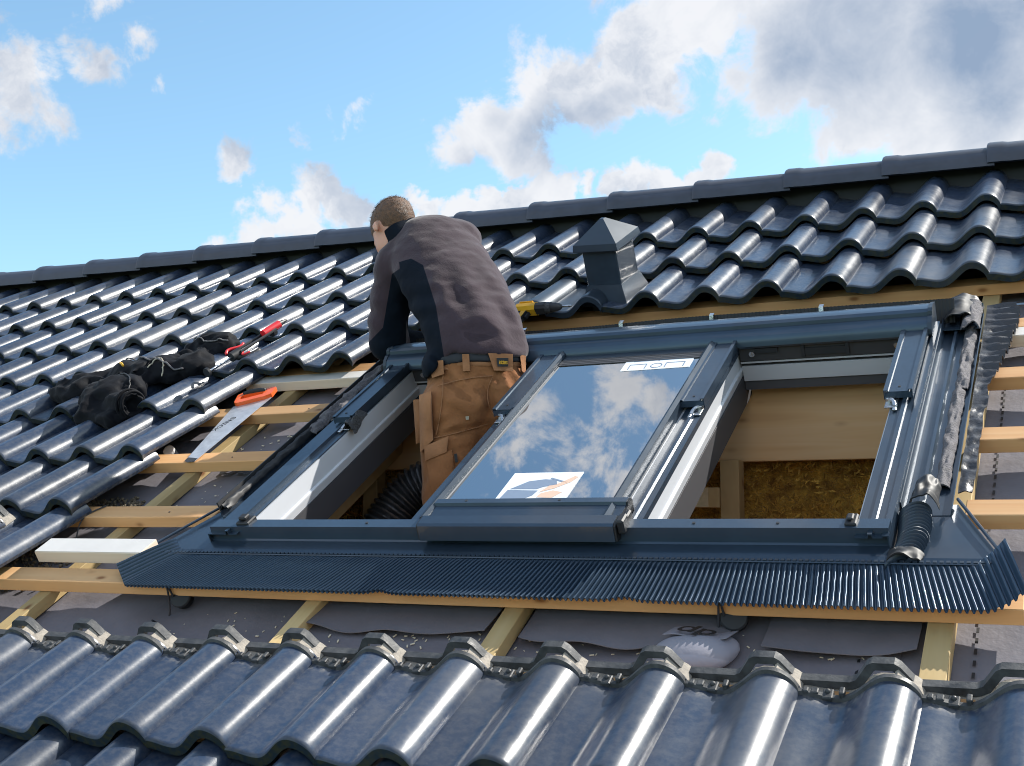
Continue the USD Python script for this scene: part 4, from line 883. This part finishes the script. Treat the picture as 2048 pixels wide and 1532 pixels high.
# ================================================================== the worker (authored in camera axes: right, down, forward, metres)
def C(x, y, z): return np.array([(x - 1024) / FPX * z, (y - 766) / FPX * z, z])
def toW(q): return np.asarray(q) @ CW + CAM_W
def px(r, z): return r / FPX * z
def worker():
    feet = toW(C(905, 1330, 4.1)); feet[2] = 4.11
    t = thing('person', 'person in grey jacket and brown work trousers leaning over the window frame', 'person', feet, frame='world')
    def add(name, mesh, m, smooth=True, parent=None, label=None):
        if mesh.volume < 0: mesh.invert()
        mm = trimesh.Trimesh(toW(mesh.vertices), mesh.faces, process=False)
        return obj(name, mm, m, parent or t, smooth=smooth, label=label)
    V = np.array
    hip = C(955, 770, 4.10); lk, rk = C(898, 1085, 3.99), C(1010, 1085, 4.02); la, ra = C(905, 1318, 4.08), C(1015, 1318, 4.12)
    lh, rh = C(915, 810, 4.08), C(1005, 800, 4.12)
    chest, waist, upper = C(882, 545, 4.33), C(925, 650, 4.18), C(862, 480, 4.42)
    ls, rs = C(788, 520, 4.40), C(925, 482, 4.46); le, re_ = C(776, 688, 4.47), C(925, 590, 4.72); lw, rw = C(842, 690, 4.60), C(868, 655, 4.74)
    neck, head = C(813, 478, 4.47), C(785, 460, 4.46)
    hf = V([-.48, .72, .50]); hf /= np.linalg.norm(hf); hu = V([-.25, -.62, .74]); hu -= hf * (hu @ hf); hu /= np.linalg.norm(hu); hs = np.cross(hf, hu)
    def HL(p): q = p - head; return np.stack([q @ hs, q @ hf, q @ hu], 1)          # head frame: side, front, up
    def headsdf(p):
        q = HL(p); qa = np.stack([np.abs(q[:, 0]), q[:, 1], q[:, 2]], 1)
        d = ell(q, (0, -.012, .030), (.072, .094, .088)); d = smin(d, ell(q, (0, .030, -.045), (.056, .060, .075)), .03)
        d = smin(d, ell(q, (0, .094, -.020), (.012, .020, .022)), .012); d = smin(d, cone(qa, (.030, .082, .010), (.018, .088, .012), .010, .010), .012)
        d = smin(d, ell(q, (0, .076, -.066), (.024, .014, .010)), .008)
        d = smin(d, ell(qa, (.076, -.008, -.026), (.010, .019, .030)), .008)
        return smin(d, cone(p, neck + V([.02, .03, .0]), head, .058, .052), .03)
    # hands: palm, four fingers and a thumb each
    def hand(w, e, curl):
        d = w - e; d /= np.linalg.norm(d); n = V([0, 1.0, 0]); n -= d * (n @ d); n /= np.linalg.norm(n); s = np.cross(d, n); out = []
        out.append(lambda p: np.minimum(cone(p, w + d * .02 - s * .022, w + d * .075 - s * .028, .016, .014), np.minimum(cone(p, w + d * .02, w + d * .08, .017, .014), cone(p, w + d * .02 + s * .02, w + d * .075 + s * .026, .016, .013))))
        for i, L in enumerate((.062, .072, .068, .052)):
            o = w + d * .082 + s * (.030 - .020 * i); a = o + d * L * .5 + n * curl * .012; b = a + d * L * .42 + n * curl * .028
            out.append(lambda p, o=o, a=a, b=b: np.minimum(cone(p, o, a, .0095, .0088), cone(p, a, b, .0088, .0075)))
        o = w + d * .03 + s * .030; a = o + s * .026 + d * .026; b = a + d * .030
        out.append(lambda p, o=o, a=a, b=b: np.minimum(cone(p, o, a, .012, .0105), cone(p, a, b, .0105, .0085)))
        return out
    parts = [headsdf, lambda p: cone(p, neck, upper, .05, .045), lambda p: ell(p, chest, (.130, .11, .08)), lambda p: cone(p, chest, waist, .085, .085), lambda p: ell(p, hip, (.15, .11, .10)), lambda p: cone(p, waist, hip, .11, .11),
             lambda p: cone(p, ls, le, .040, .034), lambda p: cone(p, rs, re_, .040, .034), lambda p: cone(p, le, lw, .036, .026), lambda p: cone(p, re_, rw, .036, .026), lambda p: cone(p, ls, rs, .038, .038),
             lambda p: cone(p, lh, lk, .075, .052), lambda p: cone(p, rh, rk, .075, .052), lambda p: cone(p, lk, la, .05, .036), lambda p: cone(p, rk, ra, .05, .036)]
    parts += hand(lw, le, 1.0) + hand(rw, re_, 1.0)
    allp = np.array([hip, lk, rk, la, ra, ls, rs, le, re_, head, lw, rw]); lo, hi = allp.min(0) - .22, allp.max(0) + .22
    body = nets(lambda p: union(p, parts, .012), lo, hi, .010); relax(body, 3)
    add('body', body, 'skin')
    # hair: a short cap over the skull
    def hair(p):
        q = HL(p); d = ell(q, (0, -.013, .032), (.0775, .0985, .0935)); line_ = q[:, 2] - (-.030 + .55 * np.maximum(q[:, 1] + .01, -.2) * 1.0)
        side = np.where(q[:, 1] > .0, q[:, 2] - (-.040 + 1.15 * np.maximum(q[:, 1] - .012, 0)), q[:, 2] + .072)
        return np.maximum(d + .002 * (meshkit.noise(p * 140, 4) - .5) - .003 * (meshkit.noise(p * 60, 5) - .5), -side)
    hm = nets(hair, head - .15, head + .15, .005); hp_ = add('hair', hm, 'hair')
    r = np.random.default_rng(12); fi = r.integers(0, len(hm.faces), 5200); cen = hm.vertices[hm.faces[fi]].mean(1); nr = cen - head; nr /= np.linalg.norm(nr, axis=1, keepdims=True)
    q = HL(cen); keep = q[:, 2] > -.05; cen, nr, q = cen[keep], nr[keep], q[keep]
    L = np.where(q[:, 2] > .06, r.uniform(.006, .013, len(q)), r.uniform(.001, .003, len(q)))[:, None]; dr = nr * .75 + hf * .45 + .25 * r.normal(size=nr.shape); dr /= np.linalg.norm(dr, axis=1, keepdims=True)
    sd = np.cross(dr, r.normal(size=dr.shape)); sd /= np.linalg.norm(sd, axis=1, keepdims=True); sd *= .0011
    vv = np.stack([cen - dr * .003 - sd, cen - dr * .003 + sd, cen + dr * L], 1).reshape(-1, 3); ff = np.arange(len(vv)).reshape(-1, 3)
    obj('hair_tufts', trimesh.Trimesh(toW(vv), ff, process=False), 'hair', hp_)
    # trousers
    def trous(p):
        ds = [lambda p: ell(p, C(953, 765, 4.10), (px(100, 4.1), .125, .135)), lambda p: ell(p, C(955, 722, 4.10), (px(97, 4.1), .075, .125)),
              lambda p: ell(p, C(925, 815, 4.05), (px(84, 4.07), .11, .115)), lambda p: ell(p, C(1003, 800, 4.06), (px(60, 4.07), .11, .105)),
              lambda p: cone(p, C(913, 830, 4.08), C(907, 1085, 4.0), px(76, 4.07), px(56, 4.0)), lambda p: cone(p, C(1012, 815, 4.13), C(1012, 1085, 4.03), px(58, 4.1), px(54, 4.0)),
              lambda p: cone(p, C(907, 1085, 4.0), C(907, 1310, 4.08), px(56, 4.0), px(50, 4.08)), lambda p: cone(p, C(1012, 1085, 4.03), C(1016, 1310, 4.12), px(54, 4.0), px(50, 4.1))]
        d = union(p, ds, .022)
        X, Y = p[:, 0] / p[:, 2] * FPX + 1024, p[:, 1] / p[:, 2] * FPX + 766
        fold = 0
        for (x0, y0, x1, y1, w, a) in ((880, 740, 945, 800, 8, .007), (1000, 790, 960, 850, 10, .006), (870, 872, 980, 848, 6, .008), (865, 860, 905, 835, 8, .006), (985, 815, 975, 770, 9, .010), (890, 810, 930, 835, 9, .006), (905, 905, 965, 890, 7, .005), (875, 940, 930, 960, 8, .006), (880, 985, 915, 950, 7, .005), (955, 745, 1000, 760, 7, .004), (930, 755, 975, 745, 6, .004), (900, 780, 945, 820, 7, .004), (1010, 735, 1040, 790, 7, .005), (995, 740, 1000, 790, 7, .004)):
            tt = np.clip(((X - x0) * (x1 - x0) + (Y - y0) * (y1 - y0)) / ((x1 - x0) ** 2 + (y1 - y0) ** 2), 0, 1); dd = np.hypot(X - x0 - tt * (x1 - x0), Y - y0 - tt * (y1 - y0))
            fold = fold + a * np.exp(-(dd / w) ** 2) - .7 * a * np.exp(-((dd - 1.9 * w) / w) ** 2) * np.sin(np.pi * np.clip(tt, .02, .98))
        w = meshkit.fbm(p * [11, 16, 11], 3, 8)
        d = d + fold + .020 * (w - .5) + .006 * (meshkit.noise(p * 34, 3) - .5)
        top = (Y - (703 + .0 * X + 14 * np.clip((900 - X) / 60, 0, 1.5)))
        return np.maximum(d, -px(1, 4.1) * top)
    tm = nets(trous, C(760, 660, 4.1) - [.1, .0, .35], C(1120, 1400, 4.2) + [.1, .05, .3], .0095); relax(tm, 3)
    tr = add('trousers', tm, 'trousers')
    tree_v = tm.vertices; scr = np.stack([tree_v[:, 0] / tree_v[:, 2] * FPX + 1024, tree_v[:, 1] / tree_v[:, 2] * FPX + 766], 1)
    def front(x, y, rad=10):
        k = np.hypot(scr[:, 0] - x, scr[:, 1] - y) < rad
        return tree_v[k, 2].min() if k.any() else 4.0
    def patch(poly, lift, thick, nseg=14, zoff=None, bulge=0.0):
        """A flat piece of cloth laid over the trousers: poly is a quad of corners, bent to follow what lies under it."""
        a, b, c_, d_ = [np.array(q, float) for q in poly]; s, u = np.meshgrid(np.linspace(0, 1, nseg), np.linspace(0, 1, nseg), indexing='ij')
        q = (a * (1 - s[..., None]) + b * s[..., None]) * (1 - u[..., None]) + (d_ * (1 - s[..., None]) + c_ * s[..., None]) * u[..., None]
        z = np.array([[zoff if zoff else front(x, y) for x, y in rw_] for rw_ in q])
        from scipy.ndimage import gaussian_filter
        z = gaussian_filter(z, 1.6, mode='nearest') - lift - bulge * np.sin(np.pi * s) ** .7 * np.sin(np.pi * u) ** .7
        P = np.stack([(q[..., 0] - 1024) / FPX * z, (q[..., 1] - 766) / FPX * z, z], -1); return solid_sheet(P, (0, 0, -1), thick)
    # belt, loops, leather patch
    def ring(y0, y1, grow, xlo=None):
        def f(p):
            d = np.minimum(ell(p, C(953, 765, 4.10), (px(100, 4.1) + grow, .125 + grow, .135 + grow)), ell(p, C(955, 722, 4.10), (px(97, 4.1) + grow, .075 + grow, .125 + grow)))
            X, Y = p[:, 0] / p[:, 2] * FPX + 1024, p[:, 1] / p[:, 2] * FPX + 766; c = Y - 18 * np.clip((930 - X) / 80, 0, 1.4) ** 1.3
            return np.maximum(d, px(1, 4.1) * np.maximum(y0 - c, c - y1))
        return f
    bm = nets(ring(702, 724, .006), C(820, 660, 4.1) - [.1, .02, .3], C(1090, 770, 4.1) + [.1, .02, .3], .006); bt = add('belt', bm, 'belt', smooth=30)
    wb = nets(ring(723, 734, .004), C(820, 660, 4.1) - [.1, .02, .3], C(1090, 790, 4.1) + [.1, .02, .3], .006); add('waistband', wb, 'trousers2', smooth=30, parent=tr)
    for quad in (((924, 708), (938, 708), (940, 742), (926, 742)), ((858, 724), (886, 720), (888, 748), (864, 756)), ((1040, 708), (1052, 712), (1052, 748), (1044, 742))): add('belt_loop', patch(quad, .010, .006, 8), 'trousers2', parent=tr, smooth=False)
    lp = add('leather_patch', patch(((976, 706), (1026, 708), (1026, 742), (988, 741)), .012, .004, 10), 'trousers2', parent=tr, smooth=False)
    add('logo_badge', patch(((993, 716), (1017, 716), (1016, 733), (995, 733)), .0165, .002, 8), 'black', parent=tr, smooth=False)
    tx = meshkit.text_mesh('Snickers', .010, .001, bold=True); q = tx.vertices; wmax = q[:, 0].max(); zc = front(1005, 724) - .0195
    X, Y = 996 + q[:, 0] / wmax * 19, 728 - q[:, 1] / .010 * 7.5; zz_ = zc - q[:, 2]; tx = trimesh.Trimesh(np.stack([(X - 1024) / FPX * zz_, (Y - 766) / FPX * zz_, zz_], 1), tx.faces[:, ::-1], process=False)
    obj('logo_text', trimesh.Trimesh(toW(tx.vertices), tx.faces, process=False), 'yellow', tr)
    # yoke and thigh pockets
    add('holster_pocket', patch(((838, 790), (862, 782), (866, 880), (840, 905)), .012, .016, 16, bulge=.012), 'trousers2', parent=tr)
    add('holster_pocket', patch(((826, 800), (852, 796), (850, 880), (832, 888)), .0, .012, 14, zoff=4.03, bulge=.02), 'trousers2', parent=tr)
    add('pocket_flap', patch(((848, 893), (897, 872), (893, 904), (850, 922)), .012, .006, 14, bulge=.004), 'trousers2', parent=tr)
    add('thigh_pocket', patch(((852, 918), (904, 900), (915, 985), (866, 1000)), .006, .010, 16, bulge=.010), 'trousers', parent=tr)
    add('pocket_tag', patch(((908, 908), (914, 907), (916, 924), (910, 925)), .008, .002, 6), 'black', parent=tr, smooth=False)
    add('paint_spot', patch(((931, 833), (938, 832), (938, 839), (932, 840)), .004, .001, 4), 'thread', parent=tr, smooth=False)
    def seamline(pts, w=.0016):
        o = []
        for x, y in spline([(a, b) for a, b in pts], 30): z = front(x, y, 6) - .0015; o.append(C(x, y, z))
        add('seam', tube(np.array(o), w, 6), 'trousers2', parent=tr)
    seamline([(876, 772), (930, 758), (985, 752)]); seamline([(868, 876), (920, 864), (975, 848)]); seamline([(886, 750), (884, 800), (872, 870)]); seamline([(985, 755), (975, 790), (988, 830)])
    # shoes
    for a in (la, ra):
        toe = a + V([-.03, .03, .14]); add('shoe', nets(lambda p: smin(ell(p, (a + toe) / 2 + [0, .01, 0], (.052, .045, .14)), cone(p, a + [0, -.06, 0], a, .055, .055), .03), np.minimum(a, toe) - .15, np.maximum(a, toe) + .15, .012), 'black')
    # jacket: torso and sleeves
    def jack(p):
        KEY = np.array([(708, 957, 4.10, 97, .132), (660, 945, 4.14, 98, .136), (610, 925, 4.21, 100, .138), (560, 900, 4.29, 103, .138), (510, 874, 4.38, 98, .128), (478, 866, 4.43, 78, .105)])[::-1]
        yy_ = np.linspace(478, 708, 13); I = [np.interp(yy_, KEY[:, 0], KEY[:, c_]) for c_ in range(1, 5)]
        ds = [(lambda p, c_=C(x_, y_, z_), r_=(px(rx_, z_), .085, rz_): ell(p, c_, r_)) for y_, x_, z_, rx_, rz_ in zip(yy_, *I)]
        ds += [lambda p: cone(p, C(815, 500, 4.42), C(918, 482, 4.45), .075, .072),
              lambda p: cone(p, C(793, 528, 4.41), C(776, 640, 4.44), px(44, 4.4), px(37, 4.45)), lambda p: cone(p, C(776, 640, 4.44), C(775, 684, 4.46), px(37, 4.45), px(36, 4.45)),
              lambda p: cone(p, C(775, 684, 4.46), C(838, 690, 4.60), px(34, 4.45), px(26, 4.6)), lambda p: cone(p, rs, re_, .070, .058), lambda p: cone(p, re_, rw, .058, .045), lambda p: ell(p, C(868, 735, 4.09), (px(24, 4.1), .055, .10))]
        d = union(p, ds, .022)
        X, Y = p[:, 0] / p[:, 2] * FPX + 1024, p[:, 1] / p[:, 2] * FPX + 766; fold = 0
        for (x0, y0, x1, y1, w, a) in ((900, 560, 930, 620, 15, .005), (945, 660, 1020, 690, 14, .004), (955, 540, 970, 600, 18, .003), (900, 640, 950, 690, 13, .003), (1000, 620, 1040, 690, 13, .004), (880, 660, 930, 700, 12, .003), (815, 600, 865, 590, 12, .005), (825, 640, 880, 630, 12, .004), (752, 560, 788, 600, 13, .004), (748, 625, 788, 650, 12, .005), (985, 580, 1030, 680, 16, .005)):
            tt = np.clip(((X - x0) * (x1 - x0) + (Y - y0) * (y1 - y0)) / ((x1 - x0) ** 2 + (y1 - y0) ** 2), 0, 1); dd = np.hypot(X - x0 - tt * (x1 - x0), Y - y0 - tt * (y1 - y0))
            fold = fold + a * np.exp(-(dd / w) ** 2) - .7 * a * np.exp(-((dd - 1.9 * w) / w) ** 2)
        d = d + fold + .013 * (meshkit.fbm(p * [9, 12, 9], 3, 21) - .5) + .005 * (meshkit.noise(p * [30, 44, 30], 13) - .5)
        hem = Y - (712 - 6 * np.clip((1000 - X) / 100, -1, 1) + 46 * np.clip((905 - X) / 45, 0, 1.2)); neckcut = np.linalg.norm(p - (neck + V([-.012, -.02, .0])), axis=1) - .055
        d = np.maximum(d, px(1, 4.1) * hem * (p[:, 2] < 4.33) - 1.0 * (p[:, 2] >= 4.33)); return np.maximum(d, -neckcut)
    jm = nets(jack, V([-.62, -.62, 3.92]), V([.10, .02, 4.95]), .0095); relax(jm, 3)
    # the dark side panel: cut out along planes through straight seams
    def cut(m, poly):
        rest, ins = [], m
        c = np.mean(poly, axis=0)
        for i in range(len(poly)):
            a, b = poly[i], poly[(i + 1) % len(poly)]; n = np.cross(C(a[0], a[1], 1.0), C(b[0], b[1], 1.0))
            if n @ C(c[0], c[1], 1.0) < 0: n = -n
            o = trimesh.intersections.slice_mesh_plane(ins, -n, V([0, 0, 0.0])); ins = trimesh.intersections.slice_mesh_plane(ins, n, V([0, 0, 0.0]))
            if len(o.faces): rest.append(o)
        return ins, cat(*rest)
    jm = trimesh.Trimesh(jm.vertices, jm.faces, process=True); 
    nrm = None
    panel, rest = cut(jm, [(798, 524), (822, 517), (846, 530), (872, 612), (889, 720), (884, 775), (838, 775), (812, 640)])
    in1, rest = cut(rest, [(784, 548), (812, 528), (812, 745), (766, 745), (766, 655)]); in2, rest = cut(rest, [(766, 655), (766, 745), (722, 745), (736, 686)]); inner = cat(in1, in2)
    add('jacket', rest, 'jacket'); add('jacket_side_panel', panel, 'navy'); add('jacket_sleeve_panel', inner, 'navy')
    # stand-up collar
    ax_ = V([-.42, -.74, .12]); ax_ /= np.linalg.norm(ax_)
    n_, m_ = 40, 8; an = np.linspace(0, 2 * np.pi, n_); a = np.cross(ax_, V([0, 0, 1.0])); a /= np.linalg.norm(a); b = np.cross(ax_, a); cc = C(805, 480, 4.45)
    P = np.array([[cc + ax_ * (-.035 + .080 * s) + (.100 - .022 * s + .004 * math.sin(5 * q)) * (math.cos(q) * a + math.sin(q) * b * 1.0) for s in np.linspace(0, 1, m_)] for q in an])
    N = P - cc; N -= (N @ ax_)[..., None] * ax_; N /= np.linalg.norm(N, axis=-1, keepdims=True)
    cm = solid_sheet(P, N, .010); obj('jacket_collar', trimesh.Trimesh(toW(cm.vertices), cm.faces, process=False), 'navy', t, smooth=40)
    add('shirt_hem', nets(ring(690, 704, .0005), C(820, 640, 4.1) - [.1, .02, .3], C(1090, 770, 4.1) + [.1, .02, .3], .006), 'shirt', smooth=30)
worker()
print('tiles', NT)
